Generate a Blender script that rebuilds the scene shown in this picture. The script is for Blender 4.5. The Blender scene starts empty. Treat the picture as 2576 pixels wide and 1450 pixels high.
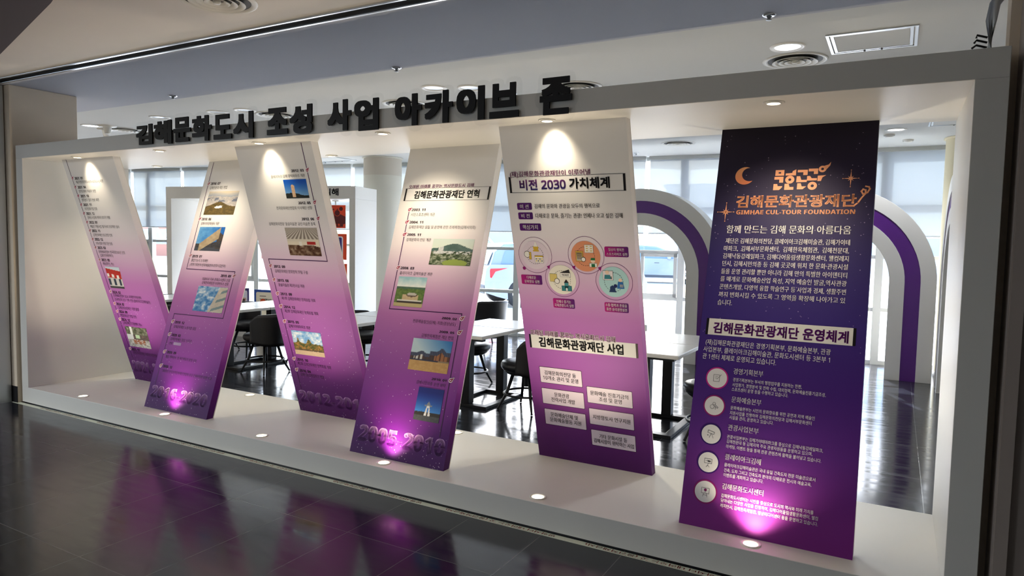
import bpy, math, random
import numpy as np
from mathutils import Vector, Matrix

S = bpy.context.scene
COL = S.collection
random.seed(7)

# ------------------------------------------------------------------ camera
cam_data = bpy.data.cameras.new('camera')
cam_data.sensor_fit = 'HORIZONTAL'; cam_data.sensor_width = 36.0
cam_data.lens = 24.1206; cam_data.clip_start = 0.05; cam_data.clip_end = 400
cam = bpy.data.objects.new('camera', cam_data); COL.objects.link(cam)
RT = (0.87194, 0.48925, 0.01897); UP = (-0.04896, 0.04857, 0.99762); BK = (0.48716, -0.87079, 0.0663)
M = Matrix(((RT[0], UP[0], BK[0], 7.132), (RT[1], UP[1], BK[1], -3.3282), (RT[2], UP[2], BK[2], 1.5957), (0, 0, 0, 1)))
cam.matrix_world = M
S.camera = cam

# ------------------------------------------------------------------ world, sun, exposure
S.view_settings.view_transform = 'Standard'; S.view_settings.look = 'None'
S.view_settings.gamma = 1.0; S.view_settings.exposure = 0.35; S.view_settings.use_curve_mapping = False
W = bpy.data.worlds.new('world'); S.world = W; W.use_nodes = True
nt = W.node_tree; nt.nodes.clear()
sky = nt.nodes.new('ShaderNodeTexSky'); sky.sky_type = 'NISHITA'; sky.sun_disc = False
sky.sun_elevation = math.radians(42); sky.sun_rotation = math.radians(-20); sky.air_density = 1.0; sky.dust_density = 2.5; sky.ozone_density = 1.0
bg = nt.nodes.new('ShaderNodeBackground'); bg.inputs['Strength'].default_value = 1.3
wo = nt.nodes.new('ShaderNodeOutputWorld')
nt.links.new(sky.outputs[0], bg.inputs[0]); nt.links.new(bg.outputs[0], wo.inputs[0])

def lamp(name, kind, energy, color, loc, direction=None, parent=None, **kw):
    d = bpy.data.lights.new(name, kind); d.energy = energy; d.color = color
    for k, v in kw.items(): setattr(d, k, v)
    o = bpy.data.objects.new(name, d); COL.objects.link(o); o.location = loc
    if direction is not None:
        o.rotation_euler = Vector(direction).to_track_quat('-Z', 'Y').to_euler()
    if parent: o.parent = parent
    return o

lamp('sun', 'SUN', 11.0, (0.90, 0.96, 1.0), (0, 20, 20), (0.30, -0.72, -0.66), angle=0.009)

# the room's line of windows (inner face), X -> Y
WALL = [(-14, 4.2), (-7.5, 5.27), (-5.2, 5.67), (-2.04, 6.26), (-.67, 6.46), (3.5, 7.1), (4.07, 7.2), (7.05, 7.37), (11, 7.5)]
def wy(x):
    for (a, b), (c, d) in zip(WALL, WALL[1:]):
        if a <= x <= c: return b + (d - b) * (x - a) / (c - a)
    return WALL[-1][1]
CZ = 2.965          # ceiling height
for xa, xb in ((-14, -7), (-7, 0), (0, 5.5), (5.5, 11)):     # daylight portals in the window openings
    ya, yb = wy(xa), wy(xb); L = math.hypot(xb - xa, yb - ya)
    p = lamp('window_daylight', 'AREA', 1, (1, 1, 1), ((xa + xb) / 2, (ya + yb) / 2 + .25, 1.48), (-(ya - yb) / L * -1, -(xb - xa) / L, 0), shape='RECTANGLE', size=L, size_y=2.9)
    p.data.cycles.is_portal = True
p = lamp('corridor_end_daylight', 'AREA', 1, (1, 1, 1), (-13.9, -4.3, 1.48), (1, 0, 0), shape='RECTANGLE', size=9.2, size_y=2.9)
p.data.cycles.is_portal = True
# unseen fill lights added under the corridor ceiling, behind and left of the viewer
for lx, ly, e in ((-2.0, -5.6, 250), (2.0, -6.6, 100), (8.2, -7.0, 4)):
    lamp('corridor_fill', 'AREA', e, (.91, .96, 1), (lx, ly, 2.93), (0, 0, -1), shape='RECTANGLE', size=1.6, size_y=.5)

# ------------------------------------------------------------------ materials
def lin(c):
    if isinstance(c, (int, float)): c = (c, c, c)
    return tuple(((x / 255.0) / 12.92 if x / 255.0 <= .04045 else ((x / 255.0 + .055) / 1.055) ** 2.4) for x in c[:3])
MATS = {}
def mat(name, c, rough=.5, metal=0, bump=0, bscale=60, var=0, vscale=4, emit=None, estr=0, spec=None, coat=0, trans=0):
    if name in MATS: return MATS[name]
    m = bpy.data.materials.new(name); m.use_nodes = True; MATS[name] = m
    n = m.node_tree.nodes; l = m.node_tree.links; b = n['Principled BSDF']
    col = (*lin(c), 1)
    b.inputs['Base Color'].default_value = col; b.inputs['Roughness'].default_value = rough; b.inputs['Metallic'].default_value = metal
    if spec is not None: b.inputs['Specular IOR Level'].default_value = spec
    if coat: b.inputs['Coat Weight'].default_value = coat; b.inputs['Coat Roughness'].default_value = .05
    if emit: b.inputs['Emission Color'].default_value = (*lin(emit), 1); b.inputs['Emission Strength'].default_value = estr
    tc = n.new('ShaderNodeTexCoord')
    if var:
        t = n.new('ShaderNodeTexNoise'); t.inputs['Scale'].default_value = vscale; t.inputs['Detail'].default_value = 4
        l.new(tc.outputs['Object'], t.inputs['Vector'])
        r = n.new('ShaderNodeMapRange'); r.inputs['To Min'].default_value = 1 - var; r.inputs['To Max'].default_value = 1 + var
        l.new(t.outputs['Fac'], r.inputs['Value'])
        mx = n.new('ShaderNodeVectorMath'); mx.operation = 'SCALE'; mx.inputs[0].default_value = col[:3]
        l.new(r.outputs[0], mx.inputs['Scale']); l.new(mx.outputs[0], b.inputs['Base Color'])
    if bump:
        t2 = n.new('ShaderNodeTexNoise'); t2.inputs['Scale'].default_value = bscale; t2.inputs['Detail'].default_value = 3
        l.new(tc.outputs['Object'], t2.inputs['Vector'])
        bm = n.new('ShaderNodeBump'); bm.inputs['Strength'].default_value = bump; bm.inputs['Distance'].default_value = .002
        l.new(t2.outputs['Fac'], bm.inputs['Height']); l.new(bm.outputs[0], b.inputs['Normal'])
    return m
def ink_mat(name, rough=.42):
    m = bpy.data.materials.new(name); m.use_nodes = True
    n = m.node_tree.nodes; l = m.node_tree.links; b = n['Principled BSDF']
    a = n.new('ShaderNodeVertexColor'); a.layer_name = 'ink'
    l.new(a.outputs['Color'], b.inputs['Base Color']); b.inputs['Roughness'].default_value = rough; b.inputs['Specular IOR Level'].default_value = .25
    return m
def glass_mat(name, tint=(1, 1, 1), refl=.5, haze=0.0):
    m = bpy.data.materials.new(name); m.use_nodes = True
    n = m.node_tree.nodes; l = m.node_tree.links; n.clear()
    o = n.new('ShaderNodeOutputMaterial'); t = n.new('ShaderNodeBsdfTransparent'); t.inputs[0].default_value = (*tint, 1)
    g = n.new('ShaderNodeBsdfGlossy'); g.inputs['Roughness'].default_value = .02
    f = n.new('ShaderNodeFresnel'); f.inputs['IOR'].default_value = 1.45
    mu = n.new('ShaderNodeMath'); mu.operation = 'MULTIPLY'; mu.inputs[1].default_value = refl
    mx = n.new('ShaderNodeMixShader')
    l.new(f.outputs[0], mu.inputs[0]); l.new(mu.outputs[0], mx.inputs[0]) if refl else setattr(mx.inputs[0], 'default_value', .02); l.new(t.outputs[0], mx.inputs[1]); l.new(g.outputs[0], mx.inputs[2])
    l.new(mx.outputs[0], o.inputs[0])
    return m
def blind_mat():
    m = bpy.data.materials.new('blind_fabric'); m.use_nodes = True
    n = m.node_tree.nodes; l = m.node_tree.links; n.clear()
    o = n.new('ShaderNodeOutputMaterial'); d = n.new('ShaderNodeBsdfDiffuse'); d.inputs[0].default_value = (.8, .82, .84, 1)
    t = n.new('ShaderNodeBsdfTranslucent'); t.inputs[0].default_value = (.078, .092, .102, 1)
    tr = n.new('ShaderNodeBsdfTransparent'); tr.inputs[0].default_value = (.9, .95, 1, 1)
    w = n.new('ShaderNodeTexWave'); w.inputs['Scale'].default_value = 120; w.inputs['Distortion'].default_value = 1
    tc = n.new('ShaderNodeTexCoord'); l.new(tc.outputs['Object'], w.inputs['Vector'])
    bp = n.new('ShaderNodeBump'); bp.inputs['Strength'].default_value = .1; l.new(w.outputs['Fac'], bp.inputs['Height']); l.new(bp.outputs[0], d.inputs['Normal'])
    m1 = n.new('ShaderNodeMixShader'); m1.inputs[0].default_value = .62; l.new(d.outputs[0], m1.inputs[1]); l.new(t.outputs[0], m1.inputs[2])
    m2 = n.new('ShaderNodeMixShader'); m2.inputs[0].default_value = .015; l.new(m1.outputs[0], m2.inputs[1]); l.new(tr.outputs[0], m2.inputs[2])
    l.new(m2.outputs[0], o.inputs[0])
    return m
def tile_mat():
    m = bpy.data.materials.new('floor_tile'); m.use_nodes = True
    n = m.node_tree.nodes; l = m.node_tree.links; b = n['Principled BSDF']
    tc = n.new('ShaderNodeTexCoord'); mp = n.new('ShaderNodeMapping'); mp.inputs['Location'].default_value = (.01, .57, 0)
    l.new(tc.outputs['Object'], mp.inputs['Vector'])
    br = n.new('ShaderNodeTexBrick'); br.offset = 0; br.offset_frequency = 1; br.inputs['Scale'].default_value = 1
    br.inputs['Brick Width'].default_value = .46; br.inputs['Row Height'].default_value = .912; br.inputs['Mortar Size'].default_value = .0022; br.inputs['Mortar Smooth'].default_value = .2
    br.inputs['Color1'].default_value = (*lin((37, 38, 43)), 1); br.inputs['Color2'].default_value = (*lin((44, 45, 51)), 1); br.inputs['Mortar'].default_value = (*lin((96, 96, 96)), 1)
    l.new(mp.outputs[0], br.inputs['Vector'])
    no = n.new('ShaderNodeTexNoise'); no.inputs['Scale'].default_value = 5; no.inputs['Detail'].default_value = 8
    mp2 = n.new('ShaderNodeMapping'); mp2.inputs['Scale'].default_value = (.7, 3.5, 1); l.new(tc.outputs['Object'], mp2.inputs['Vector']); l.new(mp2.outputs[0], no.inputs['Vector'])
    mr = n.new('ShaderNodeMapRange'); mr.inputs['To Min'].default_value = .09; mr.inputs['To Max'].default_value = .22; mr.inputs['From Min'].default_value = .3; mr.inputs['From Max'].default_value = .75
    l.new(no.outputs['Fac'], mr.inputs['Value']); l.new(mr.outputs[0], b.inputs['Roughness'])
    mr2 = n.new('ShaderNodeMapRange'); mr2.inputs['To Min'].default_value = .8; mr2.inputs['To Max'].default_value = 1.3
    l.new(no.outputs['Fac'], mr2.inputs['Value'])
    vm = n.new('ShaderNodeVectorMath'); vm.operation = 'SCALE'; l.new(br.outputs['Color'], vm.inputs[0]); l.new(mr2.outputs[0], vm.inputs['Scale']); l.new(vm.outputs[0], b.inputs['Base Color'])
    bm = n.new('ShaderNodeBump'); bm.inputs['Strength'].default_value = .25; bm.inputs['Distance'].default_value = .001; bm.invert = True
    b.inputs['IOR'].default_value = 1.55
    l.new(br.outputs['Fac'], bm.inputs['Height']); l.new(bm.outputs[0], b.inputs['Normal'])
    return m
def ground_mat(name, a, bcol, scale):
    m = bpy.data.materials.new(name); m.use_nodes = True
    n = m.node_tree.nodes; l = m.node_tree.links; b = n['Principled BSDF']; b.inputs['Roughness'].default_value = .9
    no = n.new('ShaderNodeTexNoise'); no.inputs['Scale'].default_value = scale; no.inputs['Detail'].default_value = 6
    tc = n.new('ShaderNodeTexCoord'); l.new(tc.outputs['Object'], no.inputs['Vector'])
    cr = n.new('ShaderNodeValToRGB'); cr.color_ramp.elements[0].color = (*lin(a), 1); cr.color_ramp.elements[1].color = (*lin(bcol), 1)
    cr.color_ramp.elements[0].position = .35; cr.color_ramp.elements[1].position = .65
    l.new(no.outputs['Fac'], cr.inputs[0]); l.new(cr.outputs[0], b.inputs['Base Color'])
    return m

INK = ink_mat('print_ink'); INK_BOARD = ink_mat('print_board', .55)
TILE = tile_mat(); BLIND = blind_mat(); GLASS = glass_mat('window_glass', (.95, .98, 1)); ACRYL = glass_mat('acrylic_sheet', (.985, .988, .988), 0)
WHITEP = mat('white_paint', (228, 226, 220), .45, bump=.05, bscale=90, var=.015)
CEILP = mat('ceiling_paint', (208, 209, 207), .8, bump=.15, bscale=25, var=.03, vscale=1.5)
CEILC = mat('corridor_ceiling_paint', (216, 211, 205), .8, bump=.2, bscale=40, var=.02)
CEILG = mat('ceiling_strip_grey', (182, 184, 194), .75, bump=.2, bscale=25, var=.05, vscale=1.2)
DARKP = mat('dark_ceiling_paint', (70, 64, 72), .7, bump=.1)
BEIGE = mat('pier_plaster', (230, 214, 192), .8, bump=.25, bscale=50, var=.04)
BROWN = mat('bronze_panel', (168, 156, 148), .5, bump=.05, var=.04)
BROWN2 = mat('bronze_rail', (72, 64, 58), .35, metal=.6)
BLACKB = mat('black_skirting', (24, 23, 26), .4)
CREAM = mat('column_paint', (216, 213, 200), .7, bump=.15, bscale=40, var=.03)
CREAMY = mat('yellow_column_paint', (226, 216, 184), .7, bump=.15, bscale=40, var=.03)
CHROME = mat('chrome', (205, 207, 210), .22, metal=1)
SLOTB = mat('slot_black', (22, 20, 20), .6)
ALU = mat('aluminium', (190, 194, 196), .35, metal=.8)
FRAMEG = mat('window_frame_paint', (176, 180, 178), .5)
PURPLE = mat('purple_panel', (88, 28, 128), .4)
LETB = mat('black_acrylic', (13, 11, 14), .4, spec=.25)
BLACKM = mat('black_metal', (26, 26, 29), .4, metal=.4)
LEATHER = mat('black_leather', (24, 23, 26), .38, bump=.15, bscale=140)
TABLEW = mat('white_laminate', (222, 220, 216), .22, var=.05, vscale=9)
WHITEL = mat('fixture_white', (232, 230, 224), .4)
LED = mat('lamp_disc', (255, 244, 220), .4, emit=(255, 236, 200), estr=9)
LEDC = mat('downlight_disc', (250, 250, 255), .4, emit=(236, 240, 255), estr=5)
LEDOFF = mat('downlight_off', (215, 222, 228), .15)
VENT = mat('vent_white', (214, 212, 204), .4)
VENTD = mat('vent_dark', (52, 50, 46), .6)

# ------------------------------------------------------------------ mesh helpers
class MB:
    def __init__(s): s.v = []; s.f = []; s.m = []; s.c = []; s.sm = []
    def add(s, vs, fs, mi=0, col=None, smooth=False):
        o = len(s.v); s.v += [tuple(p) for p in vs]
        if col is None: cs = [(1, 1, 1)] * len(vs)
        elif isinstance(col[0], (int, float)): cs = [col] * len(vs)
        else: cs = list(col)
        s.c += cs
        for f in fs: s.f.append(tuple(o + i for i in f)); s.m.append(mi); s.sm.append(smooth)
    def box(s, x0, x1, y0, y1, z0, z1, mi=0, col=None):
        s.add([(x0, y0, z0), (x1, y0, z0), (x1, y1, z0), (x0, y1, z0), (x0, y0, z1), (x1, y0, z1), (x1, y1, z1), (x0, y1, z1)],
              [(0, 3, 2, 1), (4, 5, 6, 7), (0, 1, 5, 4), (1, 2, 6, 5), (2, 3, 7, 6), (3, 0, 4, 7)], mi, col)
    def prism(s, pts, z0, z1, ax='z', mi=0, smooth=False):
        # pts 2D closed; ax z: (x,y)->z ; ax y: (x,z)->y ; ax x: (y,z)->x
        def P(p, h): return (p[0], p[1], h) if ax == 'z' else ((p[0], h, p[1]) if ax == 'y' else (h, p[0], p[1]))
        n = len(pts)
        s.add([P(p, z0) for p in pts] + [P(p, z1) for p in pts], [tuple(range(n)), tuple(range(2 * n - 1, n - 1, -1))] + [(i, (i + 1) % n, n + (i + 1) % n, n + i) for i in range(n)], mi, None, smooth)
    def lathe(s, prof, c=(0, 0, 0), n=32, mi=0, smooth=True, cap=False):
        vs = []; fs = []
        for r, z in prof:
            for k in range(n):
                a = 2 * math.pi * k / n; vs.append((c[0] + r * math.cos(a), c[1] + r * math.sin(a), c[2] + z))
        for i in range(len(prof) - 1):
            for k in range(n):
                k2 = (k + 1) % n; fs.append((i * n + k, i * n + k2, (i + 1) * n + k2, (i + 1) * n + k))
        if cap: fs.append(tuple(range(n))[::-1]); fs.append(tuple(range((len(prof) - 1) * n, len(prof) * n)))
        s.add(vs, fs, mi, None, smooth)
    def tube(s, path, r, n=8, mi=0, closed=False, smooth=True):
        path = [Vector(p) for p in path]; rs = r if isinstance(r, (list, tuple)) else [r] * len(path)
        vs = []; fs = []; N = len(path)
        for i, p in enumerate(path):
            a = path[(i - 1) % N] if closed or i > 0 else p; b = path[(i + 1) % N] if closed or i < N - 1 else p
            t = (b - a).normalized(); u = t.cross(Vector((0, 0, 1)))
            if u.length < 1e-3: u = t.cross(Vector((1, 0, 0)))
            u.normalize(); w = u.cross(t)
            for k in range(n):
                q = 2 * math.pi * k / n; vs.append(p + (u * math.cos(q) + w * math.sin(q)) * rs[i])
        for i in range(N if closed else N - 1):
            j = (i + 1) % N
            for k in range(n): fs.append((i * n + k, j * n + k, j * n + (k + 1) % n, i * n + (k + 1) % n))
        if not closed: fs.append(tuple(range(n))); fs.append(tuple(range((N - 1) * n, N * n))[::-1])
        s.add(vs, fs, mi, None, smooth)
    def build(s, name, mats, parent=None, loc=None, rot=None, bevel=0, seg=2):
        me = bpy.data.meshes.new(name); me.from_pydata(s.v, [], s.f)
        if not isinstance(mats, (list, tuple)): mats = [mats]
        for m in mats: me.materials.append(m)
        me.polygons.foreach_set('material_index', s.m); me.polygons.foreach_set('use_smooth', s.sm)
        if any(m in (INK, INK_BOARD) for m in mats):
            a = me.color_attributes.new('ink', 'FLOAT_COLOR', 'POINT')
            flat = np.ones((len(s.v), 4), np.float32); flat[:, :3] = np.array([lin(tuple(255 * max(0, min(1, x)) for x in c)) for c in s.c]); a.data.foreach_set('color', flat.ravel())
        me.update(); me.validate()
        o = bpy.data.objects.new(name, me); COL.objects.link(o)
        if parent: o.parent = parent
        if loc: o.location = loc
        if rot: o.rotation_euler = rot
        if bevel:
            b = o.modifiers.new('bevel', 'BEVEL'); b.width = bevel; b.segments = seg; b.limit_method = 'ANGLE'
        return o
def rgb(r, g, b): return (r / 255, g / 255, b / 255)
def mixc(a, b, t): return tuple(x + (y - x) * t for x, y in zip(a, b))
def ramp(stops, t):
    for (t0, c0), (t1, c1) in zip(stops, stops[1:]):
        if t <= t1: return mixc(c0, c1, max(0, min(1, (t - t0) / (t1 - t0))))
    return stops[-1][1]

def tag(o, label, cat, group=None, kind=None):
    o['label'] = label; o['category'] = cat
    if group: o['group'] = group
    if kind: o['kind'] = kind
    return o
def thing(name, label, cat, loc=(0, 0, 0), rz=0, group=None):
    o = bpy.data.objects.new(name, None); o.empty_display_size = .1; COL.objects.link(o); o.location = loc; o.rotation_euler = (0, 0, rz)
    return tag(o, label, cat, group)
def struct(o, label=None):
    o['kind'] = 'structure'
    if label: o['label'] = label
    return o
def clone(root, loc, rz, label, group=None):
    r = root.copy(); COL.objects.link(r); r.location = loc; r.rotation_euler = (0, 0, rz); r['label'] = label
    if group: r['group'] = group
    for ch in list(root.children):
        c = ch.copy(); COL.objects.link(c); c.parent = r
        for g in list(ch.children):
            d = g.copy(); COL.objects.link(d); d.parent = c
    return r

# ------------------------------------------------------------------ printed layout of the panels (metres on each panel's face) and the sign letters
PRINT = {
 1: {
  't': [
   ('2021. 01', 0.0419, 0.1704, 2.0204, 0.0233, 'dk', 1),
   ('2021. 04', 0.0499, 0.1802, 1.938, 0.0235, 'dk', 1),
   ('2021. 10', 0.0568, 0.1875, 1.856, 0.0238, 'dk', 1),
   ('2021. 11', 0.0605, 0.1916, 1.7736, 0.024, 'dk', 1),
   ('2021. 12', 0.0658, 0.1973, 1.6906, 0.0243, 'dk', 1),
   ('2022. 01', 0.0712, 0.2014, 1.6071, 0.0245, 'dk', 1),
   ('2022. 11', 0.0764, 0.2086, 1.5258, 0.0248, 'dk', 1),
   ('2022. 12', 0.0828, 0.2137, 1.4431, 0.025, 'dk', 1),
   ('2023. 03', 0.0902, 0.2214, 1.3617, 0.0253, 'dk', 1),
   ('2023. 05', 0.0972, 0.2307, 1.2421, 0.0256, 'dk', 1),
   ('2024. 02', 0.1248, 0.2568, 0.9211, 0.0266, 'dk', 1),
   ('2024. 07', 0.1341, 0.2633, 0.8014, 0.027, 'dk', 1),
   ('2024. 09', 0.1435, 0.2762, 0.7234, 0.0272, 'dk', 1),
   ('2024. 12', 0.1469, 0.2817, 0.6424, 0.0274, 'dk', 1),
   ('2025. 07', 0.1731, 0.3075, 0.333, 0.0284, 'dk', 1),
   ('제2차법정문화도시(역사문화도시) 지정', 0.0479, 0.4742, 1.9871, 0.0267, 'gy', 0),
   ("창작오페라 '허왕후' 초연", 0.0511, 0.3188, 1.9008, 0.0271, 'gy', 0),
   ("창작연극 '불의 전설' 초연", 0.058, 0.3295, 1.819, 0.0274, 'gy', 0),
   ('여가친화기업 인증', 0.0644, 0.2634, 1.7361, 0.0278, 'gy', 0),
   ('문화도시김해 캐릭터 토더기 개발', 0.0682, 0.4263, 1.653, 0.0279, 'gy', 0),
   ("예술인 지원사업 '불가사리 프로젝트' 실시", 0.074, 0.526, 1.5674, 0.0281, 'gy', 0),
   ('김해문화재단 ESG경영 선포', 0.0788, 0.3836, 1.486, 0.0285, 'gy', 0),
   ('가족 친화 인증기관 인증', 0.0824, 0.349, 1.4041, 0.0288, 'gy', 0),
   ("문화체육관광부 '한국관광100선' 선정", 0.0881, 0.5047, 1.3229, 0.029, 'gy', 0),
   ('(김해가야테마파크)', 0.0957, 0.3062, 1.2877, 0.0293, 'gy', 0),
   ('예술창작소 개소', 0.1016, 0.2806, 1.2051, 0.0296, 'gy', 0),
   ('문화체육관광부 2024 공예창작지원센터', 0.1243, 0.5654, 0.8872, 0.0304, 'gy', 0),
   ("신규대상지 공모' 기관 선정 (클레이아크김해미술관)", 0.1311, 0.6878, 0.8497, 0.0304, 'gy', 0),
   ("'김해문화관광재단' 개편·출범", 0.1442, 0.475, 0.7655, 0.031, 'gy', 0),
   ('복합문화공간 명월 운영', 0.1453, 0.4012, 0.6855, 0.0314, 'gy', 0),
   ('김해공예창작지원센터 개소', 0.1558, 0.4537, 0.6088, 0.0316, 'gy', 0),
   ('김해문화관광재단 20주년 비전선포', 0.1787, 0.5634, 0.2997, 0.0326, 'gy', 0),
   ('2021-2025', 0.113, 0.7246, 0.1491, 0.1156, 'big', 2),
  ],
  'line': [
   [(-0.0143, 2.2087), (0.0619, 1.241), (0.151, 0.1865)],
  ],
  'mark': [
   (0.0066, 2.0233),
   (0.0092, 1.9395),
   (0.0159, 1.8569),
   (0.0211, 1.7738),
   (0.0268, 1.691),
   (0.0354, 1.6068),
   (0.0426, 1.5259),
   (0.0472, 1.4425),
   (0.0529, 1.3605),
   (0.0619, 1.241),
   (0.0923, 0.9237),
   (0.1026, 0.8023),
   (0.1098, 0.7225),
   (0.1153, 0.642),
   (0.146, 0.3341),
  ],
  'photo': [
   ('redshop', 0.1191, 0.3427, 0.9644, 1.177),
   ('workshop', 0.1642, 0.505, 0.365, 0.5747),
  ],
  'quad': [
  ],
  'circ': [
  ],
 },
 2: {
  't': [
   ('2016. 07', 0.1451, 0.2718, 2.0109, 0.0248, 'dk', 1),
   ('2018. 06', 0.1526, 0.2792, 1.6744, 0.024, 'dk', 1),
   ('2019. 01', 0.1606, 0.2881, 1.3312, 0.0232, 'dk', 1),
   ('2019. 09', 0.5976, 0.7248, 1.1703, 0.022, 'dk', 1),
   ('2019. 12', 0.1692, 0.2956, 0.7382, 0.0218, 'dk', 1),
   ('2020. 02', 0.1709, 0.2942, 0.6269, 0.0216, 'dk', 1),
   ('2020. 09', 0.171, 0.2949, 0.4766, 0.0212, 'dk', 1),
   ('2020. 12', 0.1699, 0.2933, 0.3554, 0.021, 'dk', 1),
   ('김해천문대 재단 편입', 0.1464, 0.3761, 1.9719, 0.0294, 'gy', 0),
   ('김해서부문화센터 개관', 0.1581, 0.3991, 1.634, 0.0284, 'gy', 0),
   ('통합기능식 조직개편', 0.1629, 0.3805, 1.2939, 0.0274, 'gy', 0),
   ('(경영기획본부/문화예술본부/관광사업본부)', 0.1598, 0.6246, 1.2561, 0.0271, 'gy', 0),
   ('대표이사 직속 문화도시센터 신설', 0.3738, 0.7256, 1.1345, 0.0264, 'gy', 0),
   ('김해한옥체험관 미래하우스 선포', 0.3804, 0.7195, 1.1016, 0.0263, 'gy', 0),
   ('김해문화재단 노동조합 설립', 0.1696, 0.4617, 0.7008, 0.0257, 'gy', 0),
   ('김해문화재단 창립 15주년', 0.1718, 0.4473, 0.5926, 0.0255, 'gy', 0),
   ('선포', 0.1701, 0.214, 0.5547, 0.0256, 'gy', 0),
   ('웰컴 레지던시 및 아트팩토리 운영 수탁', 0.1708, 0.576, 0.4392, 0.0249, 'gy', 0),
   ("'2020년 전국지역문화재단연합회 유공 문체부장관 표창' 수상", 0.1749, 0.8109, 0.3187, 0.0243, 'gy', 0),
   ('2016-2020', 0.1055, 0.8232, 0.1376, 0.0965, 'big', 2),
  ],
  'line': [
   [(0.1023, 2.2172), (0.1297, 1.2136), (0.7585, 1.2111), (0.7594, 0.8119), (0.129, 0.81), (0.1325, 0.2002)],
  ],
  'mark': [
   (0.112, 2.0106),
   (0.1226, 1.6753),
   (0.1294, 1.3332),
   (0.7569, 1.1726),
   (0.1354, 0.7405),
   (0.1389, 0.6277),
   (0.1362, 0.4766),
   (0.1375, 0.3555),
  ],
  'photo': [
   ('hills', 0.156, 0.5505, 1.7151, 1.9353),
   ('roof', 0.1592, 0.4948, 1.3835, 1.6022),
   ('tower', 0.3522, 0.7275, 0.8527, 1.0704),
  ],
  'quad': [
   ('smudge', 0.2266, 0.3261, 0.5436, 0.5683),
  ],
  'circ': [
  ],
 },
 3: {
  't': [
   ('2012. 03', 0.5333, 0.657, 1.9953, 0.0183, 'dk', 1),
   ('2012. 05', 0.5394, 0.6636, 1.7584, 0.019, 'dk', 1),
   ('2012. 06', 0.5421, 0.6671, 1.6384, 0.0193, 'dk', 1),
   ('2012. 09', 0.1366, 0.2613, 1.2595, 0.0211, 'dk', 1),
   ('2013. 08', 0.1422, 0.2682, 1.1458, 0.0214, 'dk', 1),
   ('2013. 09', 0.1464, 0.2726, 1.0334, 0.0217, 'dk', 1),
   ('2014. 12', 0.153, 0.2775, 0.9248, 0.022, 'dk', 1),
   ('2015. 05', 0.1598, 0.285, 0.8, 0.0223, 'dk', 1),
   ('2015. 10', 0.1751, 0.2981, 0.4724, 0.0233, 'dk', 1),
   ('2016. 04', 0.1788, 0.3035, 0.3752, 0.0235, 'dk', 1),
   ('클레이아크 김해 큐빅하우스 개관', 0.3111, 0.6589, 1.9594, 0.0237, 'gy', 0),
   ('전국문화재단연합회 이사재단 선정', 0.3013, 0.6659, 1.7227, 0.0245, 'gy', 0),
   ("김해문화의전당 '윤슬미술관' 공인 미술관 등록", 0.1852, 0.6693, 1.6014, 0.025, 'gy', 0),
   ('김해문화재단 문화정책 TF팀 구성', 0.1388, 0.4901, 1.2223, 0.0266, 'gy', 0),
   ('윤슬미술관 제3전시실 개관', 0.1458, 0.4289, 1.1093, 0.0271, 'gy', 0),
   ('제1회 김해문화재단 정책포럼 개최', 0.1486, 0.5117, 0.9972, 0.0274, 'gy', 0),
   ('제2회 김해문화재단 정책포럼 개최', 0.1512, 0.5156, 0.89, 0.0277, 'gy', 0),
   ('김해가야테마파크 개관', 0.1623, 0.3993, 0.7627, 0.0283, 'gy', 0),
   ('제3회 김해문화재단 정책포럼 개최', 0.1753, 0.5378, 0.4383, 0.0293, 'gy', 0),
   ('김해낙동강레일파크 개장', 0.1803, 0.4409, 0.3416, 0.0298, 'gy', 0),
   ('2012-2016', 0.1131, 0.8717, 0.1382, 0.1048, 'big', 2),
  ],
  'line': [
   [(0.6819, 2.1878), (0.7186, 1.3181), (0.0945, 1.3188), (0.1519, 0.197)],
  ],
  'mark': [
   (0.6908, 1.9955),
   (0.7015, 1.7602),
   (0.7063, 1.6413),
   (0.0975, 1.2616),
   (0.1038, 1.1469),
   (0.1096, 1.0328),
   (0.1156, 0.9257),
   (0.1218, 0.7981),
   (0.1389, 0.4732),
   (0.1427, 0.376),
  ],
  'photo': [
   ('obelisk', 0.4293, 0.6614, 1.795, 1.9335),
   ('gallery', 0.3439, 0.6732, 1.3562, 1.5716),
   ('park', 0.1765, 0.4983, 0.5214, 0.7282),
  ],
  'quad': [
  ],
  'circ': [
  ],
 },
 4: {
  't': [
   ('오래된 미래를 꿈꾸는 역사문화도시 김해', 0.0938, 0.6586, 1.9258, 0.0289, 'tt', 1),
   ('김해문화관광재단 연혁', 0.1578, 0.7177, 1.862, 0.0585, 'bk', 2),
   ('2003. 11', 0.1635, 0.2857, 1.746, 0.0197, 'dk', 1),
   ('2004. 11', 0.1664, 0.2881, 1.6511, 0.0195, 'dk', 1),
   ('2005. 11', 0.1687, 0.2898, 1.5562, 0.0193, 'dk', 1),
   ('2006. 03', 0.1725, 0.291, 1.3072, 0.0188, 'dk', 1),
   ('2009. 02', 0.6063, 0.7261, 0.9712, 0.0154, 'dk', 1),
   ('2009. 05', 0.6064, 0.727, 0.8778, 0.0152, 'dk', 1),
   ('2010. 01', 0.6177, 0.7353, 0.5602, 0.0147, 'dk', 1),
   ('시민스포츠센터 개관', 0.1653, 0.3765, 1.7096, 0.0255, 'gy', 0),
   ('김해문화재단 설립 및 운영에 관한 조례제정(김해시의회)', 0.1695, 0.7388, 1.615, 0.0248, 'gy', 0),
   ('김해문화의 전당 개관', 0.1708, 0.3878, 1.5198, 0.025, 'gy', 0),
   ('클레이아크 김해미술관 개관', 0.173, 0.4567, 1.2713, 0.0243, 'gy', 0),
   ('전문예술법인(단체) 지정(경상남도)', 0.3727, 0.7254, 0.9355, 0.0239, 'gy', 0),
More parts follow.
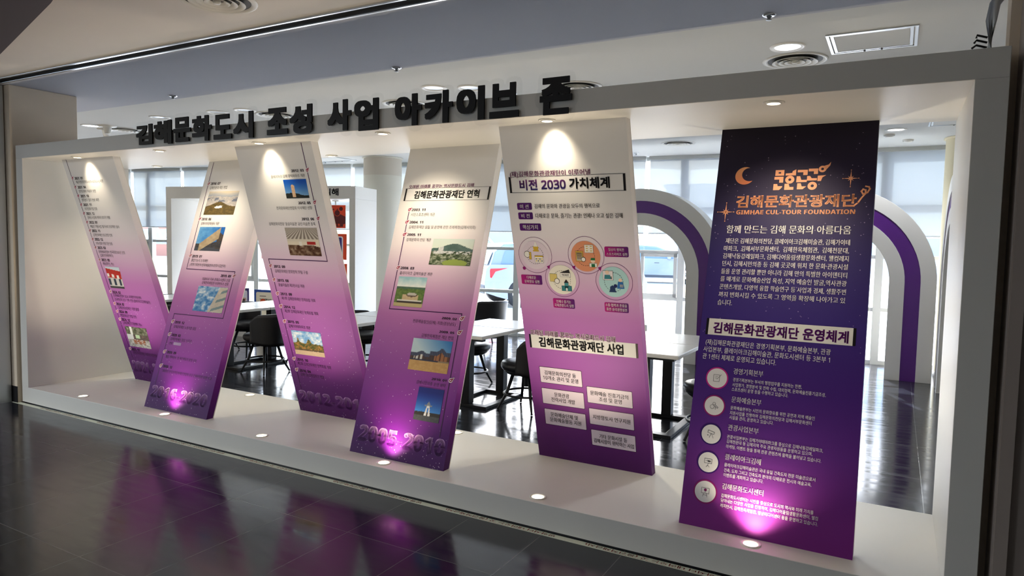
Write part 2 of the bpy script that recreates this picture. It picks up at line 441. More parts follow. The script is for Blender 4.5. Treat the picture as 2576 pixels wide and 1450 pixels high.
   ('김해한옥체험관 재단 편입', 0.4674, 0.7263, 0.8428, 0.0235, 'gy', 0),
   ('김해시민의종 운영 위탁', 0.5003, 0.7357, 0.5268, 0.0226, 'gy', 0),
   ('2005-2010', 0.1056, 0.8178, 0.1364, 0.1029, 'big', 2),
  ],
  'line': [
   [(0.141, 1.7466), (0.1465, 1.3063), (0.1472, 1.0057), (0.7576, 1.0101), (0.7629, 0.2046)],
  ],
  'mark': [
   (0.141, 1.7466),
   (0.1396, 1.6509),
   (0.1408, 1.5559),
   (0.1465, 1.3063),
   (0.7634, 0.9771),
   (0.7646, 0.8829),
   (0.7678, 0.5661),
  ],
  'photo': [
   ('arts', 0.4085, 0.7498, 1.3397, 1.5298),
   ('museum', 0.1742, 0.4217, 1.0296, 1.2446),
   ('hanok', 0.4078, 0.7294, 0.6031, 0.8185),
   ('bell', 0.5312, 0.7346, 0.2831, 0.4977),
  ],
  'quad': [
   ('box', 0.0691, 0.8007, 1.8167, 1.9118),
  ],
  'circ': [
  ],
 },
 5: {
  't': [
   ('(재)김해문화관광재단이 이루어낼', 0.0472, 0.5679, 1.9113, 0.0334, 'tt', 1),
   ('비전 2030', 0.1058, 0.4097, 1.8457, 0.0625, 'grad', 2),
   ('가치체계', 0.4317, 0.6809, 1.8482, 0.0622, 'bk', 2),
   ('미 션', 0.0945, 0.1524, 1.7159, 0.0254, 'wh', 1),
   ('비 전', 0.0957, 0.1538, 1.6585, 0.0256, 'wh', 1),
   ('핵심가치', 0.098, 0.201, 1.5883, 0.0287, 'wh', 1),
   ('김해의 문화와 관광을 모두의 행복으로', 0.193, 0.611, 1.7167, 0.0272, 'bk', 1),
   ('다채로운 문화, 즐기는 관광! 언제나 오고 싶은 김해', 0.1929, 0.7447, 1.6587, 0.0286, 'bk', 1),
   ('다채로운', 0.0895, 0.1545, 1.2674, 0.0203, 'wh', 1),
   ('문화향유 실현', 0.0717, 0.1758, 1.2412, 0.0204, 'wh', 1),
   ('언제나 즐기는', 0.28, 0.3785, 1.1211, 0.0203, 'wh', 1),
   ('국제관광도시 실현', 0.2656, 0.3949, 1.0964, 0.0204, 'wh', 1),
   ('일상이 행복한', 0.6452, 0.7411, 1.4588, 0.0185, 'wh', 1),
   ('스포츠라이프 실현', 0.6319, 0.7581, 1.4322, 0.0185, 'wh', 1),
   ('소통·협력과 존중을', 0.6029, 0.7377, 1.1192, 0.0195, 'wh', 1),
   ('통한 윤리경영실현', 0.6083, 0.7361, 1.0927, 0.0196, 'wh', 1),
   ('오래된 미래를 꿈꾸는 역사문화도시 김해', 0.0723, 0.6502, 0.8985, 0.0356, 'tt', 1),
   ('김해문화관광재단 사업', 0.1282, 0.6983, 0.8382, 0.0649, 'bk', 2),
   ('김해문화의전당 등', 0.1461, 0.3681, 0.6257, 0.0307, 'bk', 1),
   ('10개소 관리 및 운영', 0.1335, 0.3816, 0.589, 0.0308, 'bk', 1),
   ('문화관광', 0.2022, 0.3087, 0.4751, 0.0313, 'bk', 1),
   ('전략사업 개발', 0.1769, 0.3468, 0.4382, 0.0315, 'bk', 1),
   ('문화예술단체 및', 0.1612, 0.3567, 0.3274, 0.032, 'bk', 1),
   ('문화예술활동 지원', 0.1529, 0.3773, 0.2898, 0.0321, 'bk', 1),
   ('문화예술 진흥기금의', 0.4582, 0.7087, 0.5231, 0.03, 'bk', 1),
   ('조성 및 운영', 0.5141, 0.6658, 0.4862, 0.0301, 'bk', 1),
   ('지방향토사 연구지원', 0.463, 0.7127, 0.356, 0.0307, 'bk', 1),
   ('기타 문화시설 등', 0.4967, 0.6833, 0.2226, 0.0313, 'bk', 1),
   ('김해시장이 위탁하는 사업', 0.4564, 0.7262, 0.1864, 0.0314, 'bk', 1),
  ],
  'line': [
  ],
  'mark': [
  ],
  'photo': [
  ],
  'quad': [
   ('box', 0.0357, 0.7742, 1.8, 1.8946),
   ('tag', 0.0741, 0.1748, 1.695, 1.7377),
   ('tag', 0.0756, 0.1755, 1.6368, 1.6794),
   ('tag', 0.0771, 0.2237, 1.566, 1.6112),
   ('mag', 0.0503, 0.1952, 1.2223, 1.284),
   ('mag', 0.2573, 0.4029, 1.078, 1.1399),
   ('mag', 0.6208, 0.7662, 1.4153, 1.4762),
   ('mag', 0.5969, 0.7465, 1.0745, 1.1342),
   ('boxw', 0.061, 0.7887, 0.7921, 0.8848),
   ('card', 0.1142, 0.4062, 0.5539, 0.6627),
   ('card', 0.1141, 0.4093, 0.4021, 0.511),
   ('card', 0.1194, 0.4104, 0.2513, 0.3617),
   ('card', 0.437, 0.7331, 0.4535, 0.5629),
   ('card', 0.4405, 0.734, 0.3024, 0.4117),
   ('card', 0.4437, 0.737, 0.1515, 0.2612),
  ],
  'circ': [
   ('ring', 0.1638, 1.4126, 0.1142),
   ('pale', 0.1638, 1.4126, 0.0902),
   ('ring', 0.333, 1.2656, 0.1139),
   ('cream', 0.3311, 1.2618, 0.0931),
   ('ring', 0.501, 1.4201, 0.1156),
   ('orange', 0.499, 1.4138, 0.0936),
   ('ring', 0.6666, 1.2643, 0.1144),
   ('cyan', 0.6651, 1.2628, 0.093),
  ],
 },
 6: {
  't': [
   ('김해문화관광재단', 0.1445, 0.7535, 1.7788, 0.0698, 'cu', 2),
   ('GIMHAE CUL-TOUR FOUNDATION', 0.1508, 0.7504, 1.7152, 0.0256, 'cu', 1),
   ('함께 만드는 김해 문화의 아름다움', 0.1074, 0.7378, 1.6148, 0.0467, 'wh', 1),
   ('재단은 김해문화의전당, 클레이아크김해미술관, 김해가야테', 0.1099, 0.7374, 1.5467, 0.0313, 'wh', 1),
   ('마파크,  김해서부문화센터,  김해한옥체험관,  김해천문대,', 0.1044, 0.7352, 1.5021, 0.0312, 'wh', 1),
   ('김해낙동강레일파크, 김해다어울림생활문화센터, 웰컴레지', 0.1042, 0.7361, 1.4584, 0.031, 'wh', 1),
   ('던시, 김해시민의종 등 김해 곳곳에 위치 한 문화·관광시설', 0.1048, 0.7349, 1.4143, 0.0308, 'wh', 1),
   ('들을 운영 관리할 뿐만 아니라 김해 만의 특별한 아이덴티티', 0.1036, 0.7343, 1.3693, 0.0307, 'wh', 1),
   ('를 매개로 문화예술산업 육성, 지역 예술인 발굴,역사관광', 0.1043, 0.7348, 1.3253, 0.0305, 'wh', 1),
   ('콘텐츠개발, 다영역 융합 학술연구 등 사업과 경제, 생활주변', 0.1042, 0.7342, 1.2811, 0.0303, 'wh', 1),
   ('까지 변화시킬 수 있도록 그 영역을 확장해 나아가고 있', 0.1037, 0.7342, 1.2365, 0.0302, 'wh', 1),
   ('습니다.', 0.1024, 0.1799, 1.1911, 0.0312, 'wh', 1),
   ('김해문화관광재단 운영체계', 0.0947, 0.7609, 1.0484, 0.0604, 'pu', 2),
   ('(재)김해문화관광재단은 경영기획본부, 문화예술본부, 관광', 0.0627, 0.6846, 0.9657, 0.0301, 'wh', 0),
   ('사업본부, 클레이아크김해미술관, 문화도시센터 등 3본부 1', 0.0551, 0.684, 0.9257, 0.03, 'wh', 0),
   ('관 1센터 체제로 운영되고 있습니다.', 0.0543, 0.4325, 0.8863, 0.0304, 'wh', 0),
   ('경영기획본부', 0.2245, 0.3748, 0.8201, 0.0319, 'wh', 1),
   ('문화예술본부', 0.2291, 0.3788, 0.6706, 0.0313, 'wh', 1),
   ('관광사업본부', 0.226, 0.3785, 0.524, 0.0307, 'wh', 1),
   ('클레이아크김해', 0.2264, 0.4028, 0.3727, 0.0301, 'wh', 1),
   ('김해문화도시센터', 0.2268, 0.4283, 0.2243, 0.0294, 'wh', 1),
   ('경영기획본부는 부서의 행정업무를 지원하는 한편,', 0.2261, 0.5645, 0.7753, 0.0199, 'wh', 0),
   ('사업평가, 경영분석 및 전략 수립, 대외협력, 문화예술진흥기금조성,', 0.2257, 0.6769, 0.7482, 0.0197, 'wh', 0),
   ('스포츠센터 운영 등을 수행하고 있습니다.', 0.2246, 0.5034, 0.724, 0.0199, 'wh', 0),
   ('문화예술본부는 시민의 문화향유를 위한 공연과 지역 예술인', 0.2286, 0.6351, 0.6264, 0.0194, 'wh', 0),
   ('지원사업을 진행하며 김해문화의전당과 김해서부문화센터', 0.2275, 0.6227, 0.6001, 0.0194, 'wh', 0),
   ('시설을 관리, 운영하고 있습니다.', 0.2272, 0.4453, 0.5762, 0.0196, 'wh', 0),
   ('관광사업본부는 김해가야테마파크를 중심으로 김해낙동강레일파크,', 0.2258, 0.6831, 0.4758, 0.019, 'wh', 0),
   ('김해천문대 등 김해지역 주요 관광자원들을 운영하고 있으며,', 0.2265, 0.6368, 0.4522, 0.019, 'wh', 0),
   ('마케팅, 이벤트 등을 통해 관광 콘텐츠에 활력을 불어넣고 있습니다.', 0.2263, 0.6784, 0.4256, 0.0189, 'wh', 0),
   ('클레이아크김해미술관은 국내 유일 건축도자 전문 미술관으로서', 0.2265, 0.6587, 0.3323, 0.0187, 'wh', 0),
   ('건축, 도자 그리고 건축도자 분야의 다채로운 전시와 예술교육,', 0.2274, 0.6433, 0.3056, 0.0186, 'wh', 0),
   ('이벤트를 개최하고 있습니다.', 0.2272, 0.4226, 0.2812, 0.0189, 'wh', 0),
   ('김해문화도시센터는 시민을 중심으로 도시의 역사와 미래 가치를', 0.2268, 0.6615, 0.1778, 0.0183, 'wh', 0),
   ('담아내는 다양한 사업을 진행하며, 김해다어울림생활문화센터, 웰컴', 0.2274, 0.6827, 0.1541, 0.0182, 'wh', 0),
   ('레지던시, 김해한옥체험관, 영상미디어센터 등을 운영하고 있습니다.', 0.2273, 0.6846, 0.1279, 0.0181, 'wh', 0),
  ],
  'line': [
   [(0.7454, 1.7521), (0.7598, 1.7653), (0.7752, 1.7919), (0.7933, 1.817), (0.7923, 1.8351), (0.7808, 1.8401), (0.773, 1.8288), (0.7812, 1.8132), (0.8015, 1.8215), (0.8115, 1.8414), (0.807, 1.8529), (0.7928, 1.856)],
  ],
  'mark': [
  ],
  'photo': [
  ],
  'quad': [
   ('logo', 0.3338, 0.5688, 1.8426, 1.9664),
   ('boxp', 0.0552, 0.793, 1.0067, 1.0975),
  ],
  'circ': [
   ('moon', 0.1772, 1.935, 0.053),
   ('star', 0.7188, 1.9028, 0.0379),
   ('star', 0.0923, 1.7175, 0.0441),
   ('comma', 0.5782, 1.9616, 0.0191),
   ('badge0', 0.143, 0.7729, 0.0592),
   ('badge1', 0.1441, 0.6254, 0.0569),
   ('badge2', 0.1438, 0.4754, 0.0564),
   ('badge3', 0.1442, 0.3298, 0.0578),
   ('badge4', 0.1454, 0.1802, 0.061),
  ],
 },
}
SIGN = [
  ('김', 1.8647, 2.0709, 2.3032, 2.4588),
  ('해', 2.0929, 2.3067, 2.294, 2.4731),
  ('문', 2.3309, 2.5279, 2.3014, 2.4815),
  ('화', 2.5478, 2.7632, 2.2938, 2.4767),
  ('도', 2.788, 2.9769, 2.2953, 2.4695),
  ('시', 2.9979, 3.2019, 2.2876, 2.4717),
  ('조', 3.34, 3.5366, 2.2947, 2.4725),
  ('성', 3.5552, 3.7609, 2.2859, 2.475),
  ('사', 3.897, 4.0972, 2.2842, 2.4777),
  ('업', 4.1236, 4.318, 2.2722, 2.4661),
  ('아', 4.4464, 4.6445, 2.2792, 2.4658),
  ('카', 4.6684, 4.8655, 2.2798, 2.4667),
  ('이', 4.8926, 5.0794, 2.2812, 2.469),
  ('브', 5.1136, 5.2986, 2.2809, 2.4685),
  ('존', 5.4272, 5.6145, 2.2748, 2.4692),
]
# ------------------------------------------------------------------ lettering: text curves turned into meshes once
TEXTS = {}
for k in PRINT:
    for t in PRINT[k]['t']: TEXTS[t[0]] = None
for e in SIGN: TEXTS[e[0]] = None
TAPE_TXT = '방화셔터 내려오는 곳 (물건적재금지)'; TAPE_EN = 'Fire shutter coming down position'
for e in (TAPE_TXT, TAPE_EN, '김해', '군밤', 'TICKET', '김'): TEXTS[e] = None
def sans(s):                                                   # plain sans figures and capitals beside the Hangul
    han = any(ord(ch) > 1000 for ch in s); d0, c0 = (0x1D7E2, 0x1D5A0) if han else (0x1D7EC, 0x1D5D4)
    if s == TAPE_EN: return s
    return ''.join(chr(d0 + ord(ch) - 48) if '0' <= ch <= '9' else chr(c0 + ord(ch) - 65) if 'A' <= ch <= 'Z' else ch for ch in s)
_objs = []
for s in TEXTS:
    c = bpy.data.curves.new('lettering', 'FONT'); c.body = sans(s); c.size = 1; c.resolution_u = 2 if len(s) > 14 else 4; c.fill_mode = 'FRONT'
    o = bpy.data.objects.new('lettering', c); COL.objects.link(o); _objs.append((s, o))
bpy.context.view_layer.update()
_dg = bpy.context.evaluated_depsgraph_get()
for key, o in _objs:
    ev = o.evaluated_get(_dg); me = ev.to_mesh()
    co = np.empty(len(me.vertices) * 3, np.float32); me.vertices.foreach_get('co', co)
    TEXTS[key] = (co.reshape(-1, 3)[:, :2].astype(float), [tuple(p.vertices) for p in me.polygons]); ev.to_mesh_clear()
for key, o in _objs:
    c = o.data; bpy.data.objects.remove(o); bpy.data.curves.remove(c)
_g = TEXTS['김'][0]; GLY0, GLY1 = _g[:, 1].min(), _g[:, 1].max()      # a syllable's foot and head
def weights(d): return [(0, 0)] if not d else [(-d, -d), (d, -d), (-d, d), (d, d), (0, 0)] if d > .014 else [(-d, 0), (d, 0)]
BOLD = {0: 0, 1: .013, 2: .030}

def place_text(mb, s, b, u0, u1, v, h, z, colf, mi=0, halo=0):
    vs, fs = TEXTS[s]
    if not len(vs): return
    d = BOLD[b]
    a, e = vs[:, 0].min() - d, vs[:, 0].max() + d; sx = (u1 - u0) / max(e - a, 1e-6); sy = h / (GLY1 - GLY0 + d); mid = (GLY0 + GLY1) / 2
    if not any(ord(ch) > 1000 for ch in s): lo = max(vs[:, 1].min(), -.02); sy = h / max(.05, vs[:, 1].max() - lo); mid = (vs[:, 1].max() + lo) / 2
    for dx, dy in ([(halo * math.cos(q * .785), halo * math.sin(q * .785)) for q in range(8)] if halo else weights(d)):
        pts = [(u0 + (x + dx - a) * sx, v + (y + dy - mid) * sy, z) for x, y in vs]
        mb.add(pts, fs, mi, [colf((p[1] - v) / h + .5) for p in pts])

# ------------------------------------------------------------------ setting
mb = MB(); mb.box(-14, 11.2, -9, 0, -.2, 0)
wp = [(-14, 0)] + [(11.2, 0)] + [(11.2, 7.6)] + [(x, y + .1) for x, y in WALL[::-1][1:]]
mb.prism(wp[::1], -.2, 0)
struct(mb.build('floor', TILE), 'dark glossy tiled floor')
mb = MB(); mb.prism([(-14, 1.06), (11.2, 1.06), (11.2, 7.7)] + [(x, y + .15) for x, y in WALL[::-1][1:]], CZ, CZ + .25)
struct(mb.build('ceiling', CEILP), 'white ceiling of the room behind the display')
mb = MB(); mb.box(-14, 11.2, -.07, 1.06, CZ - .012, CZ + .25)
struct(mb.build('trim_1', CEILG), 'grey ceiling strip above the display')  # strip in a greyer, bluer colour than the ceilings on either side
mb = MB(); mb.box(-14, 11.2, -9, -.178, CZ, CZ + .25)
struct(mb.build('ceiling', CEILC), 'beige corridor ceiling')
mb = MB(); mb.prism([(-.35, -.2), (2.77, -1.085), (9.9, -3.55), (11.2, -4.0), (11.2, -8.9), (-13.9, -8.9), (-13.9, -.2)], CZ - .03, CZ - .002)
struct(mb.build('trim_2', DARKP), 'dark ceiling panel over the corridor')
mb = MB(); mb.box(-14, 11.2, -9.2, -9, 0, CZ); struct(mb.build('wall_front', mat('corridor_wall_grey', (196, 200, 204), .7)))
mb = MB(); mb.box(11, 11.2, -9, 7.6, 0, CZ); struct(mb.build('wall_right', WHITEP))
mb = MB(); mb.box(-14.2, -14, 0, 4.3, 0, CZ); struct(mb.build('wall_left', WHITEP))
for xa, xb in ((-14, -1.62), (8.64, 11)):
    mb = MB(); mb.box(xa, xb, .0, .5, 0, CZ - .013); struct(mb.build('wall_back', BEIGE))  # unseen infill; the long left run is added to hold back room light

# shutter slot in the ceiling: black recess and two chrome lips
slot = thing('shutter_slot', 'long black ceiling slot with two chrome edges above the display', 'shutter slot', (0, 0, 0))
mb = MB(); mb.box(-14, 11, -.178, -.07, CZ + .03, CZ + .2); mb.build('recess', SLOTB, slot)
mb = MB(); mb.box(-14, 11, -.180, -.158, CZ - .012, CZ + .07); mb.build('chrome_lip', CHROME, slot, bevel=.004)
mb = MB(); mb.box(-14, 11, -.090, -.068, CZ - .016, CZ + .07); mb.build('chrome_lip', CHROME, slot, bevel=.004)

# piers and shutter rails either side of the display
pr = thing('pier', 'beige plastered pier at the left end of the display', 'pier', (-.8, .27, 0))
mb = MB(); mb.box(-.8, .775, -.30, .30, 0, CZ - .012); mb.build('shaft', BEIGE, pr, bevel=.006)
mb = MB(); mb.box(.62, .778, -.304, -.298, 0, .155); mb.build('skirting', BLACKB, pr)
rl = thing('shutter_rail', 'dark bronze shutter guide rail beside the beige pier', 'guide rail', (-.28, -.12, 0))
mb = MB(); mb.box(-.12, -.03, -.05, .08, 0, CZ - .02); mb.box(.03, .12, -.05, .08, 0, CZ - .02); mb.box(-.03, .03, .02, .08, 0, CZ - .02)
mb.build('channel', BROWN2, rl, bevel=.004)
mb = MB(); mb.box(.12, .17, -.02, .08, 0, CZ - .02); mb.build('edge_strip', ALU, rl)
pr = thing('pier', 'dark bronze clad pier at the right end of the display', 'pier', (8.065, .27, 0))
mb = MB(); mb.box(-.54, .55, -.25, .23, 0, CZ - .012); mb.build('cladding', BROWN, pr, bevel=.006)
mb = MB(); mb.box(-.575, -.54, -.10, .02, 0, CZ - .012); mb.build('edge_strip', BEIGE, pr)
mb = MB(); mb.box(-.535, -.49, -.285, -.25, 0, CZ - .012); mb.build('front_strip', BROWN, pr)
rl = thing('shutter_rail', 'dark shutter guide rail at the right edge of the photo', 'guide rail', (7.78, -.05, 0))
mb = MB(); mb.box(-.05, .02, -.06, .05, 0, CZ - .02); mb.box(.06, .14, -.06, .05, 0, CZ - .02); mb.build('channel', BROWN2, rl, bevel=.004)
cb = thing('cable_bracket', 'grey bracket with short black cables beside the right pier', 'bracket', (7.445, .42, 2.42))
mb = MB(); mb.tube([(0, 0, .0), (0, 0, .2), (.01, 0, .27), (.03, 0, .3)], .022, 10); mb.build('pipe', ALU, cb)
for i in range(4):
    mb = MB(); mb.tube([(-.01, 0, .06 + i * .022), (-.05, 0, .075 + i * .022), (-.075 + .008 * i, 0, .062 + i * .022)], .005, 6); mb.build('cable', SLOTB, cb)

# ------------------------------------------------------------------ the display frame
FW, FH, FD = 7.483, 2.4, 1.0; TL, TR, TT, HP = .110, .115, .121, .155
fr = thing('exhibit_surround', 'long white box frame enclosing the six leaning panels', 'exhibit frame', (0, 0, 0))
mb = MB(); mb.box(0, FW, 0, FD, FH - TT, FH); mb.build('top_beam', WHITEP, fr, bevel=.003)
mb = MB(); mb.box(0, TL, 0, FD, HP, FH - TT); mb.build('side_wall', WHITEP, fr, bevel=.002)
mb = MB(); mb.box(FW - TR, FW, 0, FD, HP, FH - TT); mb.build('side_wall', WHITEP, fr, bevel=.002)
mb = MB(); mb.box(0, FW, 0, FD, 0.012, HP); mb.build('plinth', WHITEP, fr, bevel=.003)
mb = MB(); mb.box(.02, FW - .02, .012, FD - .02, 0, .012); mb.build('shadow_base', BLACKB, fr)

# ------------------------------------------------------------------ the panels
white = rgb(236, 234, 233)
R_PINK = [(0, rgb(82, 28, 96)), (.08, rgb(96, 34, 112)), (.2, rgb(138, 62, 146)), (.34, rgb(166, 94, 174)), (.46, rgb(182, 114, 182)), (.58, rgb(220, 186, 214)), (.68, rgb(236, 226, 232)), (.8, white), (1, white)]
R_DEEP = [(0, rgb(70, 10, 92)), (.1, rgb(98, 18, 122)), (.2, rgb(134, 52, 150)), (.34, rgb(176, 98, 176)), (.44, rgb(193, 118, 182)), (.55, rgb(222, 186, 212)), (.66, rgb(238, 226, 230)), (.8, white), (1, white)]
R_NAVY = [(0, rgb(122, 36, 128)), (.06, rgb(130, 44, 140)), (.2, rgb(100, 42, 140)), (.34, rgb(72, 34, 128)), (.5, rgb(56, 38, 120)), (.65, rgb(44, 34, 96)), (.8, rgb(34, 26, 62)), (1, rgb(24, 16, 36))]
RAMPS = {1: R_PINK, 2: R_DEEP, 3: R_PINK, 4: R_DEEP, 5: R_PINK, 6: R_NAVY}
EDGE = {1: (.087, -.085), 2: (.068, .036), 3: (.085, -.012), 4: (.062, .03), 5: (.043, .006), 6: (.028, .022)}
WID = {1: .80, 2: .80, 3: .79, 4: .775, 5: .79, 6: .812}
PLABEL = {1: 'leaning purple timeline panel of 2021 to 2025 at the left end', 2: 'leaning purple timeline panel printed 2016-2020', 3: 'leaning purple timeline panel with the dates 2012 to 2016',
          4: 'leaning purple timeline panel printed 2005-2010', 5: 'leaning panel fading white to purple with circle icons and white cards', 6: 'dark navy to purple panel with copper logo and moon'}
INKC = {'dk': rgb(48, 36, 48), 'gy': rgb(92, 78, 92), 'bk': rgb(22, 18, 22), 'tt': rgb(118, 58, 100), 'wh': rgb(242, 240, 238), 'cu': rgb(226, 156, 116), 'pu': rgb(108, 36, 128)}
def disc(mb, u, v, r, z, col, n=28, r0=0):
    if r0 <= 0: mb.add([(u + r * math.cos(2 * math.pi * k / n), v + r * math.sin(2 * math.pi * k / n), z) for k in range(n)], [tuple(range(n))], 0, col)
    else:
        vs = []
        for k in range(n):
            a = 2 * math.pi * k / n; vs += [(u + r0 * math.cos(a), v + r0 * math.sin(a), z), (u + r * math.cos(a), v + r * math.sin(a), z)]
        mb.add(vs, [(2 * k, 2 * k + 1, (2 * k + 3) % (2 * n), (2 * k + 2) % (2 * n)) for k in range(n)], 0, col)
def arc_dash(mb, u, v, r, z, col, a0, a1, n, w=.0022):
    for i in range(n):
        b0 = a0 + (a1 - a0) * i / n; b1 = b0 + (a1 - a0) / n * .6
        mb.add([(u + (r - w) * math.cos(b0), v + (r - w) * math.sin(b0), z), (u + (r + w) * math.cos(b0), v + (r + w) * math.sin(b0), z), (u + (r + w) * math.cos(b1), v + (r + w) * math.sin(b1), z), (u + (r - w) * math.cos(b1), v + (r - w) * math.sin(b1), z)], [(0, 3, 2, 1)], 0, col)
def rect(mb, u0, u1, v0, v1, z, col): mb.add([(u0, v0, z), (u1, v0, z), (u1, v1, z), (u0, v1, z)], [(0, 1, 2, 3)], 0, col)
def rrect(mb, u0, u1, v0, v1, z, cl, cr, r=.008):
    pts = []
    for cx, cy, a in ((u1 - r, v0 + r, -90), (u1 - r, v1 - r, 0), (u0 + r, v1 - r, 90), (u0 + r, v0 + r, 180)):
        for k in range(5):
            t = math.radians(a + 22.5 * k); pts.append((cx + r * math.cos(t), cy + r * math.sin(t), z))
    mb.add(pts, [tuple(range(len(pts)))], 0, [mixc(cl, cr, (p[0] - u0) / (u1 - u0)) for p in pts])
def stroke(mb, pts, w, z, col):
    for (a, b), (c, d) in zip(pts, pts[1:]):
        L = math.hypot(c - a, d - b) or 1; px, py = -(d - b) / L * w / 2, (c - a) / L * w / 2; ex, ey = (c - a) / L * w / 2, (d - b) / L * w / 2
        mb.add([(a + px - ex, b + py - ey, z), (a - px - ex, b - py - ey, z), (c - px + ex, d - py + ey, z), (c + px + ex, d + py + ey, z)], [(0, 1, 2, 3)], 0, col)
def poly(mb, pts, z, col): mb.add([(a, b, z) for a, b in pts], [tuple(range(len(pts)))], 0, col)
def vnoise(x, y, s=0):
    def h(i, j): 
        n = math.sin(i * 127.1 + j * 311.7 + s * 74.7) * 43758.5453; return n - math.floor(n)
    i, j = math.floor(x), math.floor(y); fx, fy = x - i, y - j
    fx = fx * fx * (3 - 2 * fx); fy = fy * fy * (3 - 2 * fy)
    return (h(i, j) * (1 - fx) + h(i + 1, j) * fx) * (1 - fy) + (h(i, j + 1) * (1 - fx) + h(i + 1, j + 1) * fx) * fy
def fbm(x, y, s=0): return .5 * vnoise(x, y, s) + .3 * vnoise(x * 2.1, y * 2.1, s + 1) + .2 * vnoise(x * 4.3, y * 4.3, s + 2)
def pix(kind, x, y):                        # what each printed photo shows, x right and y up in 0..1
    n = fbm(x * 9, y * 9, hash(kind) % 17 if False else len(kind)); f = fbm(x * 22, y * 22, 3)
    blue = lambda a, b: mixc(rgb(*a), rgb(*b), y)
    if kind == 'hills':
        ridge = .78 + .05 * math.sin(x * 7) * n; near = .40 + .16 * math.exp(-((x - .42) / .25) ** 2) - .1 * abs(x - .5)
        if y < near: return rgb(224, 226, 228) if (x - .45) ** 2 / .03 + (y - .33) ** 2 / .006 < f * 1.1 else mixc(rgb(58, 52, 28), rgb(132, 108, 58), f)
        if y < ridge: return mixc(rgb(150, 150, 156), rgb(205, 196, 186), f) if not (.55 < y < .72 and n > .55) else rgb(104, 112, 130)
        return mixc(rgb(150, 160, 178), rgb(228, 214, 190), min(1, (y - ridge) * 5))
    if kind == 'roof':
        edge = .32 + .62 * max(0, (x - .18)) / .62
        if x < .84 and y < edge and y > edge - .30 - .2 * x and x > .15: return mixc(rgb(196, 178, 146), rgb(150, 130, 104), n)
        if y < .30 + .3 * (x > .5) * (x - .5) and y > .14: return mixc(rgb(40, 40, 46), rgb(84, 82, 84), f)
        if x > .8 and y < .82 - (x - .8) * .8 and y > .1: return mixc(rgb(92, 78, 66), rgb(60, 54, 50), f)
        if y < .14: return rgb(72, 76, 86)
        return mixc(rgb(136, 190, 226), rgb(20, 92, 176), min(1, max(0, .25 + .7 * x + .5 * (n - .5))))
    if kind == 'tower':
        k = x - (.52 + .30 * y)
        if x > .50 + .25 * y and y < .98:
            return rgb(130, 150, 152) if (math.sin((y - .5 * x) * 21) > .45 and k > .06) else mixc(rgb(196, 184, 166), rgb(222, 212, 196), n)
        return mixc(rgb(58, 124, 186), rgb(238, 240, 242), min(1, max(0, n * 2 - .55)))
    if kind == 'obelisk':
        if .30 < x < .43 and .05 < y < .74 - abs(x - .36) * .9: return mixc(rgb(206, 160, 120), rgb(236, 206, 176), f)
        if y < .16 + .10 * n + .08 * math.sin(x * 5): return mixc(rgb(22, 26, 24), rgb(52, 52, 40), f)
        if x < .26 and y < .3 * n + .1: return rgb(20, 30, 22)
        return mixc(rgb(150, 196, 230), rgb(16, 86, 190), min(1, y * 1.15))
    if kind == 'gallery':
        if y > .52 + .3 * max(0, x - .75): return mixc(rgb(120, 108, 98), rgb(214, 206, 196), .5 + .5 * math.sin((x - .6) / (1.15 - y) * 26)) if y > .6 else rgb(216, 206, 190)
        if .62 < x < .88 and .40 < y < .52: return mixc(rgb(150, 24, 24), rgb(190, 50, 40), f)
        if .36 < x < .46 and y > .36: return rgb(232, 226, 216)
        if y > .38 - .35 * max(0, x - .8): return rgb(226, 214, 194)
        return mixc(rgb(72, 40, 20), rgb(206, 190, 170), max(0, n * 1.7 - .65))
    if kind == 'park':
        if y < .16 + .05 * n: return mixc(rgb(214, 190, 162), rgb(196, 168, 138), f)
        t = .44 + .10 * n + .22 * math.exp(-((x - .55) / .07) ** 2) + .24 * math.exp(-((x - .18) / .04) ** 2) * 1
        if y < t: return mixc(rgb(58, 76, 40), rgb(188, 132, 70), min(1, max(0, f * 1.9 - .5))) if y > .26 else mixc(rgb(52, 46, 40), rgb(150, 120, 90), f)
        return mixc(rgb(104, 158, 212), rgb(238, 242, 244), min(1, max(0, n * 2 - .5)))
    if kind == 'arts':
        hill = .62 + .2 * math.exp(-((x - .55) / .3) ** 2) - .12 * max(0, x - .8)
        if y > hill: return mixc(rgb(232, 232, 212), rgb(206, 220, 214), y)
        if .17 < x < .30 and .42 < y < .70 or (.06 < x < .95 and .42 < y < .54 and f > .42): return mixc(rgb(176, 180, 184), rgb(232, 232, 230), f)
        if y > .5: return mixc(rgb(62, 88, 82), rgb(96, 120, 118), n)
        if (x - .62) ** 2 / .09 + (y - .08) ** 2 / .02 < 1: return rgb(150, 168, 82)
        return mixc(rgb(44, 62, 32), rgb(206, 206, 190), max(0, f * 1.8 - .55))
    if kind == 'museum':
        if y > .66: return mixc(rgb(236, 238, 234), rgb(150, 196, 206), min(1, max(0, (y - .66) * 3 - .6 * n + .25)))
        if y > .56 + .05 * n: return mixc(rgb(64, 96, 70), rgb(92, 116, 104), n)
        if ((x - .58) / .19) ** 2 + ((y - .40) / .075) ** 2 < 1: return rgb(196, 190, 180) if ((x - .58) / .17) ** 2 + ((y - .42) / .05) ** 2 < 1 else rgb(104, 84, 70)
        if .1 < x < .95 and .13 < y < .22: return rgb(226, 222, 212) if y > .18 else rgb(64, 52, 44)
        if y < .13: return rgb(196, 178, 128)
        if .25 < x < .82 and y < .40: return mixc(rgb(214, 190, 150), rgb(196, 170, 130), f)
        return mixc(rgb(64, 92, 42), rgb(130, 150, 76), f)
